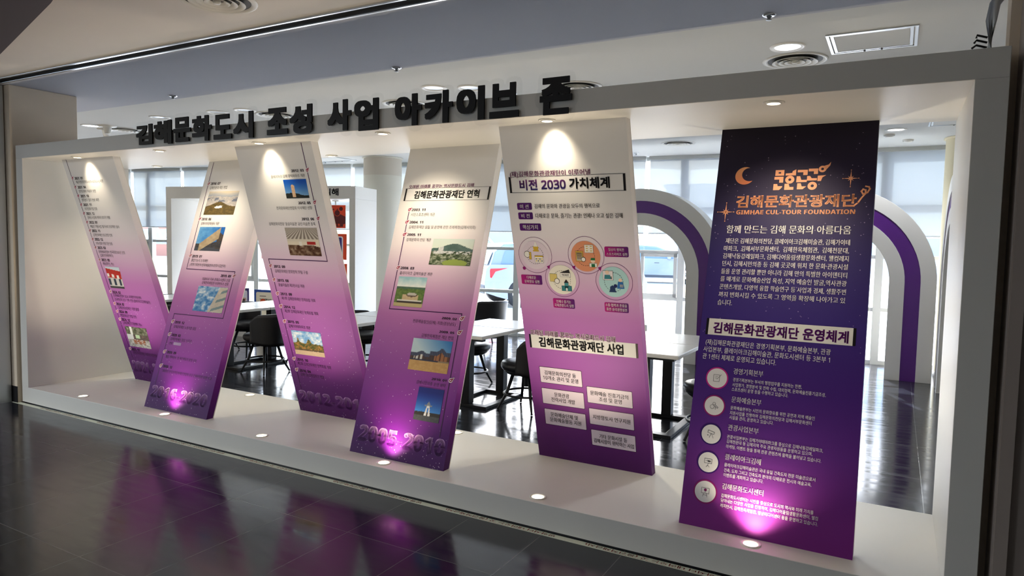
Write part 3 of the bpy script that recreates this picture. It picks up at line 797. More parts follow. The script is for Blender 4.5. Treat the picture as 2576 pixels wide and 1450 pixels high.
    if kind == 'hanok':
        if y < .30 + .03 * n: return mixc(rgb(196, 146, 78), rgb(222, 178, 112), f)
        r1 = .56 + .07 * math.exp(-((x - .28) / .07) ** 2); r2 = .64 + .12 * math.exp(-((x - .78) / .07) ** 2)
        rt = r1 if x < .5 else r2; eave = rt - .10 - (.02 if x < .5 else .04)
        if eave < y < rt: return mixc(rgb(44, 48, 72), rgb(92, 96, 116), .5 + .5 * math.sin(x * 150))
        if y < eave:
            if y < .36: return rgb(40, 44, 70) if x < .72 else rgb(150, 130, 100)
            if x > .93 or math.sin(x * 60) > .8: return rgb(92, 56, 34)
            return rgb(228, 222, 210) if (.10 < x < .36 and math.sin(x * 60) < .2) else (rgb(170, 110, 66) if x > .62 else rgb(70, 50, 44))
        return mixc(rgb(206, 226, 232), rgb(30, 110, 190), min(1, max(0, x * .9 + y * .6 - .6)))
    if kind == 'bell':
        if y < .17: return mixc(rgb(58, 60, 64), rgb(88, 86, 84), f)
        if abs(x - .5) < .05 + .10 * max(0, (.45 - y)) / .3 * .8 and y < .46 and not (abs(x - .5) < .025 and y < .4): return rgb(226, 226, 224)
        if ((x - .5) / .15) ** 2 + ((y - .47) / .03) ** 2 < 1 or (abs(x - .5) < .07 * max(0, (.60 - y)) / .1 and .47 < y < .60): return rgb(128, 134, 140)
        if y < .24 + .06 * n: return rgb(48, 40, 30)
        return mixc(rgb(70, 150, 222), rgb(8, 24, 120), min(1, (y - .2) * 1.5))
    if kind == 'redshop':
        if y > .83 - .12 * x + .1: return rgb(206, 220, 232)
        if y > .50 - .05 * x: return rgb(240, 236, 232) if (abs(y - .62 + .1 * x) < .075 and math.sin(x * 19) > .1) else mixc(rgb(200, 48, 34), rgb(176, 38, 30), n)
        if y < .10: return rgb(62, 62, 66)
        return rgb(46, 60, 80) if (math.sin(x * 17) > .25 and .15 < y < .44) else rgb(206, 204, 202)
    if kind == 'workshop':
        if y > .62: return mixc(rgb(52, 60, 40), rgb(150, 150, 138), max(0, n * 1.7 - .4)) if not (.2 < x < .32) else rgb(216, 222, 220)
        if .40 < x < .60 and .44 < y < .62: return rgb(176, 206, 170)
        if y > .38: return rgb(206, 212, 216) if x < .3 else mixc(rgb(60, 56, 60), rgb(130, 110, 100), f)
        if .25 < x < .8 and .16 < y < .40 and f > .4: return mixc(rgb(110, 66, 44), rgb(178, 112, 80), f)
        return mixc(rgb(196, 198, 196), rgb(86, 84, 82), max(0, f * 1.6 - .6))
    return rgb(200, 200, 200)
def photo(parent, kind, u0, u1, v0, v1):
    mb = MB(); nx, ny = 56, 46; vs = []; cs = []
    for j in range(ny + 1):
        for i in range(nx + 1):
            vs.append((u0 + (u1 - u0) * i / nx, v0 + (v1 - v0) * j / ny, .0012)); cs.append(pix(kind, i / nx, j / ny))
    mb.add(vs, [(j * (nx + 1) + i, j * (nx + 1) + i + 1, (j + 1) * (nx + 1) + i + 1, (j + 1) * (nx + 1) + i) for j in range(ny) for i in range(nx)], 0, cs)
    return mb.build('photo_print', INK, parent)
def marker(parent, u, v, red):
    mb = MB(); r = .0105
    disc(mb, u, v, r * 1.55, .0013, rgb(240, 226, 232), 20); poly(mb, [(u + .2 * r, v + 1.45 * r), (u + 2.6 * r, v + 2.1 * r), (u + 1.55 * r, v - .1 * r)], .0013, rgb(240, 226, 232))
    disc(mb, u, v, r, .0017, red, 20, r * .45); poly(mb, [(u + .35 * r, v + r * .95), (u + 2.1 * r, v + 1.65 * r), (u + r, v + .05 * r)], .0017, red)
    disc(mb, u, v, r * .45, .0018, rgb(244, 232, 238), 12)
    return mb.build('date_marker_print', INK, parent)

ZS_, T_ = FH - TT, .06
for k in range(1, 7):
    yt, yb = (.22, .78) if k % 2 else (.83, .15)
    x0 = 6.18 - 1.15 * (6 - k); dy, dz = yt - yb, ZS_ - HP; L = math.hypot(dy, dz)
    a = math.atan2(dz, dy)
    root = bpy.data.objects.new('leaning_panel', None); COL.objects.link(root); root.location = (x0, yb, HP); root.rotation_euler = (a, 0, 0)
    tag(root, PLABEL[k], 'panel', 'leaning panels in the display frame')
    vy, vz = dy / L, dz / L; bvec = (vy * T_, -vz * T_)          # back face: T_ further from the viewer, ends stay level
    eb, et = EDGE[k]; w = WID[k]; N = 30
    mb = MB(); vs = []; cs = []
    for i in range(N + 1):
        t = i / N; v = L * t; ue = eb + (et - eb) * t; c = ramp(RAMPS[k], t)
        for (du, dv, dn) in ((0, 0, 0), (w, 0, 0), (w, bvec[0], bvec[1]), (0, bvec[0], bvec[1])): vs.append((ue + du, v + dv, dn)); cs.append(c)
    fs = [(0, 3, 2, 1), (4 * N, 4 * N + 1, 4 * N + 2, 4 * N + 3)]
    for i in range(N):
        for q in range(4): fs.append((4 * i + q, 4 * i + (q + 1) % 4, 4 * i + 4 + (q + 1) % 4, 4 * i + 4 + q))
    mb.add(vs, fs, 0, cs); mb.build('board', INK_BOARD, root)
    mb = MB(); vs = []                                               # plain white backing sheet
    for t in (0, 1):
        ue = eb + (et - eb) * t
        for du, q in ((-.001, 1.0), (w + .001, 1.0), (w + .001, 1.12), (-.001, 1.12)): vs.append((ue + du, L * t + bvec[0] * q, bvec[1] * q))
    mb.add(vs, [(0, 3, 2, 1), (4, 5, 6, 7), (0, 1, 5, 4), (1, 2, 6, 5), (2, 3, 7, 6), (3, 0, 4, 7)]); mb.build('backing_sheet', WHITEP, root)
    D = PRINT[k]
    # stars
    mb = MB(); rr = random.Random(k); lo, hi = (0, .42) if k < 5 else (0.42, .98)
    if k != 5:
        for i in range(150):
            t = lo + (hi - lo) * rr.random() ** (1.5 if k < 5 else 1); u = eb + (et - eb) * t + .015 + (w - .03) * rr.random()
            disc(mb, u, L * t, rr.choice((.0018, .0024, .0032)), .0006, mixc(ramp(RAMPS[k], t), rgb(245, 225, 245), .75 if k < 5 else .45), 6)
        mb.build('star_print', INK, root)['kind'] = 'stuff'
    # timeline
    if D['line']:
        mb = MB()
        for ln in D['line']: stroke(mb, ln, .0062 if k < 6 else .008, .0009, rgb(70, 16, 78) if k < 6 else INKC['cu'])
        mb.build('timeline_print' if k < 6 else 'swirl_print', INK, root)
    for u, v in D['mark']: marker(root, u, v, rgb(160, 20, 60))
    for ph in D['photo']: photo(root, *ph)
    # boxes and tags
    for kind, u0, u1, v0, v1 in D['quad']:
        mb = MB()
        if kind == 'box':
            for s_ in (((u0, v0), (u1, v0)), ((u0, v1), (u1, v1))): stroke(mb, s_, .0022, .0008, INKC['bk'])
            rect(mb, u0, u0 + .014, v0, v1, .0011, INKC['bk']); rect(mb, u1 - .014, u1, v0, v1, .0011, INKC['bk']); mb.build('title_box_print', INK, root)
        elif kind in ('boxw', 'boxp'):
            rect(mb, u0, u1, v0, v1, .0008, rgb(232, 230, 226)); rect(mb, u0, u0 + .013, v0, v1, .0011, INKC['bk']); rect(mb, u1 - .013, u1, v0, v1, .0011, INKC['bk'] if kind == 'boxp' else rgb(70, 58, 52)); mb.build('title_box_print', INK, root)
        elif kind == 'tag': rrect(mb, u0, u1, v0, v1, .0008, rgb(90, 26, 112), rgb(70, 24, 98)); mb.build('tag_print', INK, root)
        elif kind == 'mag': rrect(mb, u0, u1, v0, v1, .0008, rgb(176, 24, 120), rgb(84, 28, 108)); mb.build('tag_print', INK, root)
        elif kind == 'card':
            rrect(mb, u0 - .003, u1 + .003, v0 - .003, v1 + .003, .0007, rgb(62, 40, 62), rgb(62, 40, 62), .005); rrect(mb, u0, u1, v0, v1, .0010, rgb(228, 214, 226), rgb(228, 214, 226), .004); mb.build('card_print', INK, root)
        elif kind == 'smudge': rrect(mb, u0, u1, v0, v1, .0008, rgb(176, 150, 186), rgb(170, 140, 182), .006); mb.build('patch_print', INK, root)
        elif kind == 'logo':
            G = INKC['cu']; cw, ch = (u1 - u0) / 4, (v1 - v0) / 3; z = .0009; dk = ramp(RAMPS[k], v0 / L)
            X = lambda c, fx: u0 + (c + fx) * cw
            Y = lambda r, fy: v0 + (2 - r + fy) * ch
            def P(c, r, pts): poly(mb, [(X(c, a_), Y(r, b_)) for a_, b_ in pts], z, G)
            # row of initials: hollow square, triangle foot, two hooks and the comma; then feet and rings below
            P(0, 0, [(.1, .1), (.88, .1), (.88, .92), (.1, .92)]); rect(mb, X(0, .38), X(0, .6), Y(0, .40), Y(0, .62), z + .0004, dk)
            P(1, 0, [(.02, .1), (.92, .1), (.92, .95), (.62, .72), (.58, .45), (.02, .4)])
            P(2, 0, [(.05, .5), (.05, .85), (.92, .85), (.92, .1), (.55, .1), (.55, .5)]); P(3, 0, [(0, .6), (0, .98), (.8, .98), (.8, .2), (.45, .2), (.45, .6)])
            P(0, 1, [(.05, .55), (.05, .95), (.85, .95), (.85, .1), (.5, .1), (.5, .55)]); disc(mb, X(1, .42), Y(1, .5), cw * .40, z, G, 24, cw * .13)
            P(2, 1, [(0, .1), (.9, .1), (.9, .42), (.42, .42), (.3, .95), (0, .95)]); P(3, 1, [(-.1, .3), (-.1, .95), (.15, .95), (.3, .62), (.75, .62), (.75, .3)]); P(3, 1, [(.8, .2), (.8, .95), (1.5, 1.0), (1.2, .7), (1.1, .2)])
            P(0, 2, [(.02, .05), (.55, .05), (.8, .45), (.8, .6), (.4, .6), (.35, .92), (.02, .92)]); P(1, 2, [(0, .05), (.8, .05), (.8, .45), (.45, .45), (.35, .92), (0, .92)]); P(2, 2, [(.1, .1), (.6, .1), (.9, .5), (.5, .5), (.4, .95), (.1, .95)])
            disc(mb, X(3, .4), Y(2, .55), cw * .40, z, G, 24, cw * .14)
            mb.build('logo_print', INK, root)
    # circles
    for kind, u, v, r in D['circ']:
        mb = MB(); pu = rgb(112, 32, 104)
        if kind == 'ring':
            arcs = {0: (1.15, 5.0), 1: (-.9, 3.2), 2: (1.2, 5.2), 3: (-3.5, .4)}
            disc(mb, u, v, r, .0007, pu, 48, r - .0022)
            mb.build('ring_print', INK, root); continue
        if kind in ('pale', 'cream', 'orange', 'cyan'):
            bgc = {'pale': rgb(230, 214, 226), 'cream': rgb(240, 234, 220), 'orange': rgb(226, 150, 112), 'cyan': rgb(178, 218, 220)}[kind]
            disc(mb, u, v, r, .0009, bgc, 40); arc_dash(mb, u, v, r * .62, .0012, rgb(60, 50, 60), 0, 6.283, 26, .0012); ic = .0015; dk = rgb(44, 40, 40); gold = rgb(214, 176, 60); q = r
            def B(x, y, w_, h_, fill, edge=dk): rect(mb, u + (x - w_ / 2) * q - .0012, u + (x + w_ / 2) * q + .0012, v + (y - h_ / 2) * q - .0012, v + (y + h_ / 2) * q + .0012, ic, edge); rect(mb, u + (x - w_ / 2) * q, u + (x + w_ / 2) * q, v + (y - h_ / 2) * q, v + (y + h_ / 2) * q, ic + .0003, fill)
            paper = rgb(244, 240, 232)
            if kind == 'pale':
                B(.28, -.28, .62, .5, paper); rect(mb, u - .03 * q, u + .59 * q, v - .12 * q, v - .03 * q, ic + .0005, gold)
                for i in range(4):
                    for j in range(2): rect(mb, u + (.03 + .14 * i) * q, u + (.11 + .14 * i) * q, v + (-.30 - .14 * j) * q, v + (-.22 - .14 * j) * q, ic + .0005, gold if (i + j) % 2 else dk)
                disc(mb, u + .10 * q, v + .52 * q, .2 * q, ic, gold, 16); poly(mb, [(u - .06 * q, v + .6 * q), (u + .1 * q, v + .98 * q), (u + .26 * q, v + .6 * q)], ic + .0003, paper); rect(mb, u - .12 * q, u + .32 * q, v + .26 * q, v + .36 * q, ic + .0004, gold)
                disc(mb, u - .60 * q, v + .05 * q, .24 * q, ic, dk, 16); disc(mb, u - .60 * q, v + .05 * q, .21 * q, ic + .0003, paper, 16); B(-.38, -.05, .16, .5, gold)
            elif kind == 'cream':
                B(-.60, .12, .5, .52, rgb(222, 200, 120)); disc(mb, u - .36 * q, v - .1 * q, .19 * q, ic + .0005, dk, 18); disc(mb, u - .36 * q, v - .1 * q, .16 * q, ic + .0007, paper, 18)
                poly(mb, [(u - .08 * q, v + .5 * q), (u + .56 * q, v + .72 * q), (u + .62 * q, v + .46 * q), (u - .04 * q, v + .28 * q)], ic, dk); B(.28, .34, .72, .26, paper); place_text(mb, 'TICKET', 1, u + .02 * q, u + .54 * q, v + .34 * q, .12 * q, ic + .0006, lambda t: dk)
                B(.3, -.58, .7, .34, rgb(60, 130, 136)); B(.3, -.40, .26, .4, rgb(80, 150, 156)); poly(mb, [(u + .12 * q, v - .2 * q), (u + .3 * q, v + .04 * q), (u + .48 * q, v - .2 * q)], ic + .0005, dk); rect(mb, u + .24 * q, u + .36 * q, v - .74 * q, v - .55 * q, ic + .0006, paper)
            elif kind == 'orange':
                B(.12, .50, .3, .5, paper); B(.40, .50, .3, .5, paper)
                for i in range(3):
                    for xx in (.06, .34): rect(mb, u + xx * q, u + (xx + .14) * q, v + (.64 - .15 * i) * q, v + (.69 - .15 * i) * q, ic + .0006, gold)
                B(-.42, 0, .5, .66, rgb(216, 172, 70)); B(-.42, -.02, .4, .54, paper); disc(mb, u - .16 * q, v - .2 * q, .16 * q, ic + .0006, dk, 16); disc(mb, u - .16 * q, v - .2 * q, .13 * q, ic + .0008, paper, 16)
                for i in range(3): stroke(mb, [(u - .56 * q, v + (.16 - .14 * i) * q), (u - .3 * q, v + (.16 - .14 * i) * q)], .002, ic + .0007, dk)
                disc(mb, u + .48 * q, v - .28 * q, .15 * q, ic, rgb(240, 214, 190), 16); poly(mb, [(u + .32 * q, v - .24 * q), (u + .36 * q, v - .1 * q), (u + .6 * q, v - .1 * q), (u + .64 * q, v - .24 * q)], ic + .0004, rgb(40, 120, 66)); B(.48, -.56, .5, .24, paper); rect(mb, u + .36 * q, u + .6 * q, v - .68 * q, v - .48 * q, ic + .0006, rgb(40, 110, 70))
            else:
                B(-.36, .42, .66, .6, rgb(232, 224, 226)); disc(mb, u - .40 * q, v + .62 * q, .13 * q, ic + .0006, rgb(240, 208, 184), 14); poly(mb, [(u - .62 * q, v + .18 * q), (u - .58 * q, v + .46 * q), (u - .22 * q, v + .46 * q), (u - .16 * q, v + .18 * q)], ic + .0006, rgb(60, 130, 140)); B(-.2, .28, .2, .2, paper)
                disc(mb, u + .44 * q, v + .14 * q, .12 * q, ic, rgb(240, 208, 184), 14); poly(mb, [(u + .2 * q, v - .42 * q), (u + .28 * q, v + .02 * q), (u + .6 * q, v + .02 * q), (u + .68 * q, v - .42 * q)], ic + .0003, rgb(50, 110, 176)); B(.5, -.24, .22, .2, paper)
                poly(mb, [(u - .36 * q, v - .68 * q), (u - .28 * q, v - .54 * q), (u - .26 * q, v - .32 * q), (u - .1 * q, v - .22 * q), (u + .06 * q, v - .32 * q), (u + .08 * q, v - .54 * q), (u + .16 * q, v - .68 * q)], ic, rgb(40, 60, 100)); disc(mb, u + .1 * q, v - .26 * q, .12 * q, ic + .0005, rgb(30, 40, 90), 14)
            mb.build('icon_print', INK, root)
        elif kind.startswith('badge'):
            i = int(kind[5:]); rim = [rgb(196, 36, 140), rgb(150, 30, 110), rgb(52, 20, 104), rgb(62, 20, 112), rgb(142, 26, 110)][i]
            disc(mb, u, v, r, .0008, rim, 40); disc(mb, u, v, r * .88, .0011, rgb(236, 234, 236), 40); g = rgb(90, 88, 92); z = .0015; wl = .0018
            s_ = lambda *p: stroke(mb, [(u + a_ * r, v + b_ * r) for a_, b_ in p], wl, z, g)
            if i == 0: s_((-.3, -.3), (.22, -.3), (.22, .3), (-.3, .3), (-.3, -.3)); s_((0, -.1), (.36, .34)); s_((-.15, .15), (.05, .15)); s_((-.15, 0), (.0, 0))
            elif i == 1: disc(mb, u - .18 * r, v - .12 * r, .2 * r, z, g, 18, .17 * r); disc(mb, u - .02 * r, v + .18 * r, .14 * r, z, g, 18, .11 * r); s_((.05, .1), (.36, -.12), (.30, -.22), (0, -.02)); s_((.12, -.05), (.12, -.34))
            elif i == 2: s_((-.32, .1), (-.26, .34), (.3, .18), (.26, 0), (-.32, .1)); s_((0, .02), (-.14, -.34)); s_((.05, .02), (.22, -.34)); s_((-.34, -.12), (-.22, -.12)); s_((-.28, -.06), (-.28, -.18))
            elif i == 3: s_((-.32, -.1), (.32, -.1), (.32, .3), (-.32, .3), (-.32, -.1)); s_((0, -.1), (0, -.28), (-.14, -.42)); s_((0, -.28), (.14, -.42)); s_((-.2, .1), (0, .16), (.22, .08)); rect(mb, u - .05 * r, u + .2 * r, v + .02 * r, v + .16 * r, z, g)
            else: s_((-.32, -.14), (.32, -.14), (.32, .3), (-.32, .3), (-.32, -.14)); s_((-.12, -.14), (-.18, -.42)); s_((.12, -.14), (.18, -.42)); disc(mb, u, v + .14 * r, .12 * r, z, rgb(130, 40, 100), 12); s_((0, .04), (0, -.1)); s_((-.16, -.28), (.16, -.28))
            mb.build('badge_print', INK, root)
        elif kind == 'moon':
            pts = [(u + r * math.cos(t), v + r * math.sin(t)) for t in [math.radians(62 + 262 * i / 30) for i in range(31)]]
            inn = []
            p0, p1 = pts[-1], pts[0]; cx, cy = u + .45 * r, v + .24 * r; a0 = math.atan2(p0[1] - cy, p0[0] - cx); a1 = math.atan2(p1[1] - cy, p1[0] - cx); r0 = math.hypot(p0[0] - cx, p0[1] - cy); r1 = math.hypot(p1[0] - cx, p1[1] - cy)
            while a0 > a1: a0 -= 2 * math.pi
            while a1 - a0 > 0 and a1 - 2 * math.pi > a0: a1 -= 2 * math.pi
            a0 += 2 * math.pi
            for i in range(1, 24):
                t = i / 24; aa = a0 + (a1 - a0) * t; rad = r0 + (r1 - r0) * t; inn.append((cx + rad * math.cos(aa), cy + rad * math.sin(aa)))
            allp = pts; Q = [p0] + inn + [p1]
            for i in range(30):                     # strip between outer and inner arcs
                o0, o1 = pts[i], pts[i + 1]; j0 = (len(Q) - 1) * (1 - i / 30); j1 = (len(Q) - 1) * (1 - (i + 1) / 30)
                def at_(j): i_ = min(int(j), len(Q) - 2); f_ = j - i_; return (Q[i_][0] + (Q[i_ + 1][0] - Q[i_][0]) * f_, Q[i_][1] + (Q[i_ + 1][1] - Q[i_][1]) * f_)
                poly(mb, [o0, o1, at_(j1), at_(j0)], .0009, mixc(rgb(206, 120, 84), rgb(232, 166, 116), (o0[1] - v) / r * .5 + .5))
            mb.build('moon_print', INK, root)
        elif kind == 'star':
            for a_, ln, wd in ((0, 1, .10), (90, 1.25, .10), (45, .5, .1), (135, .5, .1)):
                c_, s2 = math.cos(math.radians(a_)), math.sin(math.radians(a_))
                poly(mb, [(u + c_ * ln * r, v + s2 * ln * r), (u - s2 * wd * r, v + c_ * wd * r), (u - c_ * ln * r, v - s2 * ln * r), (u + s2 * wd * r, v - c_ * wd * r)], .0009, INKC['cu'])
            for a_, ln in ((0, 1), (90, 1.25), (180, 1), (270, 1.25)): disc(mb, u + math.cos(math.radians(a_)) * ln * r, v + math.sin(math.radians(a_)) * ln * r, .07 * r, .0010, INKC['cu'], 10)
            mb.build('sparkle_print', INK, root)
        elif kind == 'comma':
            disc(mb, u, v, r, .0009, INKC['cu'], 20, r * .38); poly(mb, [(u + .3 * r, v + .9 * r), (u + 1.5 * r, v + 1.3 * r), (u + 2.1 * r, v + 2.1 * r), (u + 1.9 * r, v + 1.0 * r), (u + .95 * r, v - .25 * r)], .0009, INKC['cu'])
            mb.build('comma_print', INK, root)
    if k == 5:                                          # links between the circles
        mb = MB(); cs_ = [c for c in D['circ'] if c[0] == 'ring']; mg = rgb(140, 24, 110)
        disc(mb, cs_[0][1] - .085, cs_[0][2] - .086, .011, .0012, mg, 16); mb.build('dot_print', INK, root)
        for (c0, c1) in zip(cs_, cs_[1:]):
            mb = MB(); mx, my = (c0[1] + c1[1]) / 2, (c0[2] + c1[2]) / 2
            poly(mb, [(mx - .012, my + .004), (mx + .012, my + .012), (mx + .004, my - .016)], .0012, mg); mb.build('arrow_print', INK, root)
    # lettering
    bg_ = RAMPS[k]
    for s, u0, u1, v, h, col, b in D['t']:
        mb = MB(); big = mb
        if col == 'big': place_text(big, s, b, u0, u1, v, h, .0010, lambda t: mixc(ramp(bg_, .075), rgb(206, 152, 214), max(0, min(1, t * 1.15 - .12))))
        elif col == 'grad': place_text(mb, s, b, u0, u1, v, h, .0014, lambda t: mixc(rgb(56, 48, 126), rgb(150, 84, 150), max(0, min(1, t))))
        elif col == 'tt':
            place_text(mb, s, b, u0, u1, v, h, .0013, lambda t: rgb(240, 230, 236), 0, .075)
            place_text(mb, s, b, u0, u1, v, h, .0016, lambda t: INKC['tt'])
        else:
            c_ = INKC[col] if col != 'gy' else tuple(.40 * q for q in ramp(bg_, v / L)); place_text(mb, s, b, u0, u1, v, h, .0019 if k >= 5 else .0014, lambda t: c_)
        mb.build('year_print' if col == 'big' else 'text_line_print', INK, root)

# ------------------------------------------------------------------ sign words standing on the top beam
def letter_mesh(name, ch, x0, x1, z0, z1, ya, yb, parent):
    vs, fs = TEXTS[ch]; dx, dy = .050, .044                    # heavy gothic weight
    a, e = vs[:, 0].min() - dx, vs[:, 0].max() + dx; b, t = vs[:, 1].min() - dy, vs[:, 1].max() + dy
    key = {}; idx = []; Q = []
    for p in vs:
        kk = (round(p[0], 4), round(p[1], 4))
        if kk not in key: key[kk] = len(Q); Q.append(p)
        idx.append(key[kk])
    F = [[idx[i] for i in f] for f in fs]; F = [f for f in F if len(set(f)) == len(f)]
    cnt = set((f[i], f[(i + 1) % len(f)]) for f in F for i in range(len(f)))
    n = len(Q); mb = MB(); out = []
    faces = [tuple(f) for f in F] + [tuple(n + i for i in f[::-1]) for f in F] + [(j, i, n + i, n + j) for (i, j) in cnt if (j, i) not in cnt]
    for i_ in (-1, 0, 1):
        for j_ in (-1, 0, 1):
            P = [(x0 + (x + i_ * dx - a) / (e - a) * (x1 - x0), z0 + (y + j_ * dy - b) / (t - b) * (z1 - z0)) for x, y in Q]
            eps = .00002 * (3 * i_ + j_)
            mb.add([(p[0], ya + eps, p[1]) for p in P] + [(p[0], yb + eps, p[1]) for p in P], faces)
            out += [[P[i] for i in f] for f in F]
    mb.build(name, LETB, parent)
    return out
def contour(polys, grow, cell=.004):
    pts = np.array([p for f in polys for p in f]); x0, z0 = pts.min(0) - grow - .012; x1, z1 = pts.max(0) + grow + .012
    nx, nz = int((x1 - x0) / cell) + 1, int((z1 - z0) / cell) + 1
    X = x0 + (np.arange(nx) + .5) * cell; Z = z0 + (np.arange(nz) + .5) * cell
    XX, ZZ = np.meshgrid(X, Z, indexing='ij'); m = np.zeros((nx, nz), bool)
    for f in polys:
        f = np.array(f); ins = np.zeros_like(m)
        lo, hi = f.min(0), f.max(0); i0, i1 = max(0, int((lo[0] - x0) / cell) - 1), int((hi[0] - x0) / cell) + 2; j0, j1 = max(0, int((lo[1] - z0) / cell) - 1), int((hi[1] - z0) / cell) + 2
        sx, sz = XX[i0:i1, j0:j1], ZZ[i0:i1, j0:j1]; c = np.zeros(sx.shape, bool)
        for a in range(len(f)):
            p, q = f[a], f[(a + 1) % len(f)]
            if p[1] == q[1]: continue
            c ^= ((p[1] > sz) != (q[1] > sz)) & (sx < (q[0] - p[0]) * (sz - p[1]) / (q[1] - p[1]) + p[0])
        m[i0:i1, j0:j1] |= c
    r = int(round(grow / cell)); d = np.zeros_like(m); src = np.argwhere(m)
    for i in range(-r, r + 1):
        for j in range(-r, r + 1):
            if i * i + j * j <= r * r: d |= np.roll(np.roll(m, i, 0), j, 1)
    # boundary loops of the grown mask
    nxt = {}
    for i, j in np.argwhere(d):
        if not d[i, j - 1]: nxt.setdefault((i, j), []).append((i + 1, j))
        if not d[i + 1, j]: nxt.setdefault((i + 1, j), []).append((i + 1, j + 1))
        if not d[i, j + 1]: nxt.setdefault((i + 1, j + 1), []).append((i, j + 1))
        if not d[i - 1, j]: nxt.setdefault((i, j + 1), []).append((i, j))
    loops = []
    while nxt:
        s = next(iter(nxt)); loop = [s]; c = s
        while True:
            n_ = nxt[c].pop(); 
            if not nxt[c]: del nxt[c]
            if n_ == s: break
            loop.append(n_); c = n_
            if c not in nxt: break
        loops.append(loop)
    best = max(loops, key=len); L = np.array(best, float)
    for _ in range(2): L = (np.roll(L, 1, 0) + 2 * L + np.roll(L, -1, 0)) / 4
    L = L[::3]
    return [(x0 + p[0] * cell, z0 + p[1] * cell) for p in L]
WORDS = [(0, 6, 'six black letters on a clear acrylic sheet, leftmost word of the sign on the beam'), (6, 8, 'two black letters on clear acrylic, second sign word from the left'),
         (8, 10, 'two black letters on clear acrylic, middle word of the sign on the beam'), (10, 14, 'four black letters on clear acrylic above the white leaning panel'), (14, 15, 'single black letter on clear acrylic at the right end of the sign')]
for a, b, lab in WORDS:
    cx = (SIGN[a][1] + SIGN[b - 1][2]) / 2
    w_ = thing('sign_word', lab, 'sign lettering', (0, 0, 0), 0, 'words of the sign on the beam'); w_.location = (cx, -.0065, 2.279)
    polys = []
    for s in SIGN[a:b]: polys += letter_mesh('letter', s[0], s[1] - cx, s[2] - cx, s[3] - 2.279, s[4] - 2.279, -.012, -.003, w_)
    ct = contour(polys, .030)
    mb = MB(); mb.prism(ct, -.002, .006, 'y'); mb.build('acrylic_sheet', ACRYL, w_)

# ------------------------------------------------------------------ recessed spotlights in the frame
WARM = (1, .85, .62)
def spot(x, y, up, label, watts, tilt, size=72):
    z = HP if up else FH - TT; sg = 1 if up else -1
    t = thing('recessed_spotlight', label, 'spotlight', (x, y, z), 0, 'spotlights in the plinth' if up else 'spotlights in the soffit')
    mb = MB(); mb.lathe([(.048, .0005 * sg), (.050, .004 * sg), (.046, .006 * sg), (.036, .004 * sg), (.034, .001 * sg)], (0, 0, 0), 32); mb.build('trim_ring', WHITEL, t)
    mb = MB(); mb.lathe([(.0001, .0035 * sg), (.02, .0032 * sg), (.034, .0015 * sg)], (0, 0, 0), 24); mb.build('lens', LED, t)
    if not up:
        mb = MB(); mb.lathe([(.034, .001 * sg), (.035, .007 * sg), (.030, .009 * sg)], (0, 0, 0), 24); mb.build('eyeball_collar', WHITEL, t)
    l = lamp('spot_lamp', 'SPOT', watts, WARM, (0, .0, .03 * sg), (0, tilt, sg), t, spot_size=math.radians(size), spot_blend=1.0, shadow_soft_size=.03)
    return t
TOPN = ['2021 to 2025 panel', '2016-2020 panel', 'third panel from the left', '2005-2010 panel', 'white leaning panel with circle icons', 'navy panel']
for i, x in enumerate((.77, 1.94, 3.09, 4.23, 5.40, 6.59)):
    spot(x, .13, False, 'warm recessed spotlight in the front soffit edge above the ' + TOPN[i], 25 if i % 2 else 8.5, .8, 82)
for i, x in ((0, .74), (2, 3.05), (4, 5.35)):
    spot(x, .90, False, 'warm recessed spotlight in the rear soffit behind the ' + TOPN[i], 28, -.3, 105)
for i, x in enumerate((.87, 2.03, 3.16, 4.30, 5.42, 6.58)):
    spot(x, .078, True, 'warm uplight in the front plinth edge before the ' + TOPN[i], 17 if i % 2 else 30, .5 if i % 2 else .15, 125)
for i, x in ((1, 2.03), (3, 4.30), (5, 6.58)):
    spot(x, .92, True, 'warm uplight in the rear plinth behind the ' + TOPN[i], 32, -.25, 125)

# ------------------------------------------------------------------ warning tape on the floor
tp = thing('floor_tape', 'yellowish floor tape with red shutter warning text before the plinth', 'warning tape', (0, 0, 0))
mb = MB(); mb.box(-.1, 8.3, -.048, -.004, .0006, .0016); mb.build('tape_strip', mat('tape_cream', (244, 246, 226), .45), tp)
mb = MB(); RED = rgb(176, 40, 44)
tmp = MB()
for i in range(9):
    for key, u0, u1, v, h in ((TAPE_TXT, .02, .74, -.002, .027), (TAPE_EN, .12, .62, .017, .005)):
        q = MB(); place_text(q, key, 1 if key == TAPE_TXT else 0, u0, u1, v, h, 0, lambda t: RED)
        x_ = .9 * i + 1.1                       # the text faces the room: turned half round
        tmp.add([(x_ - p[0], -.026 - p[1], .002) for p in q.v], q.f, 0, RED)
tmp.build('text_print', INK, tp)

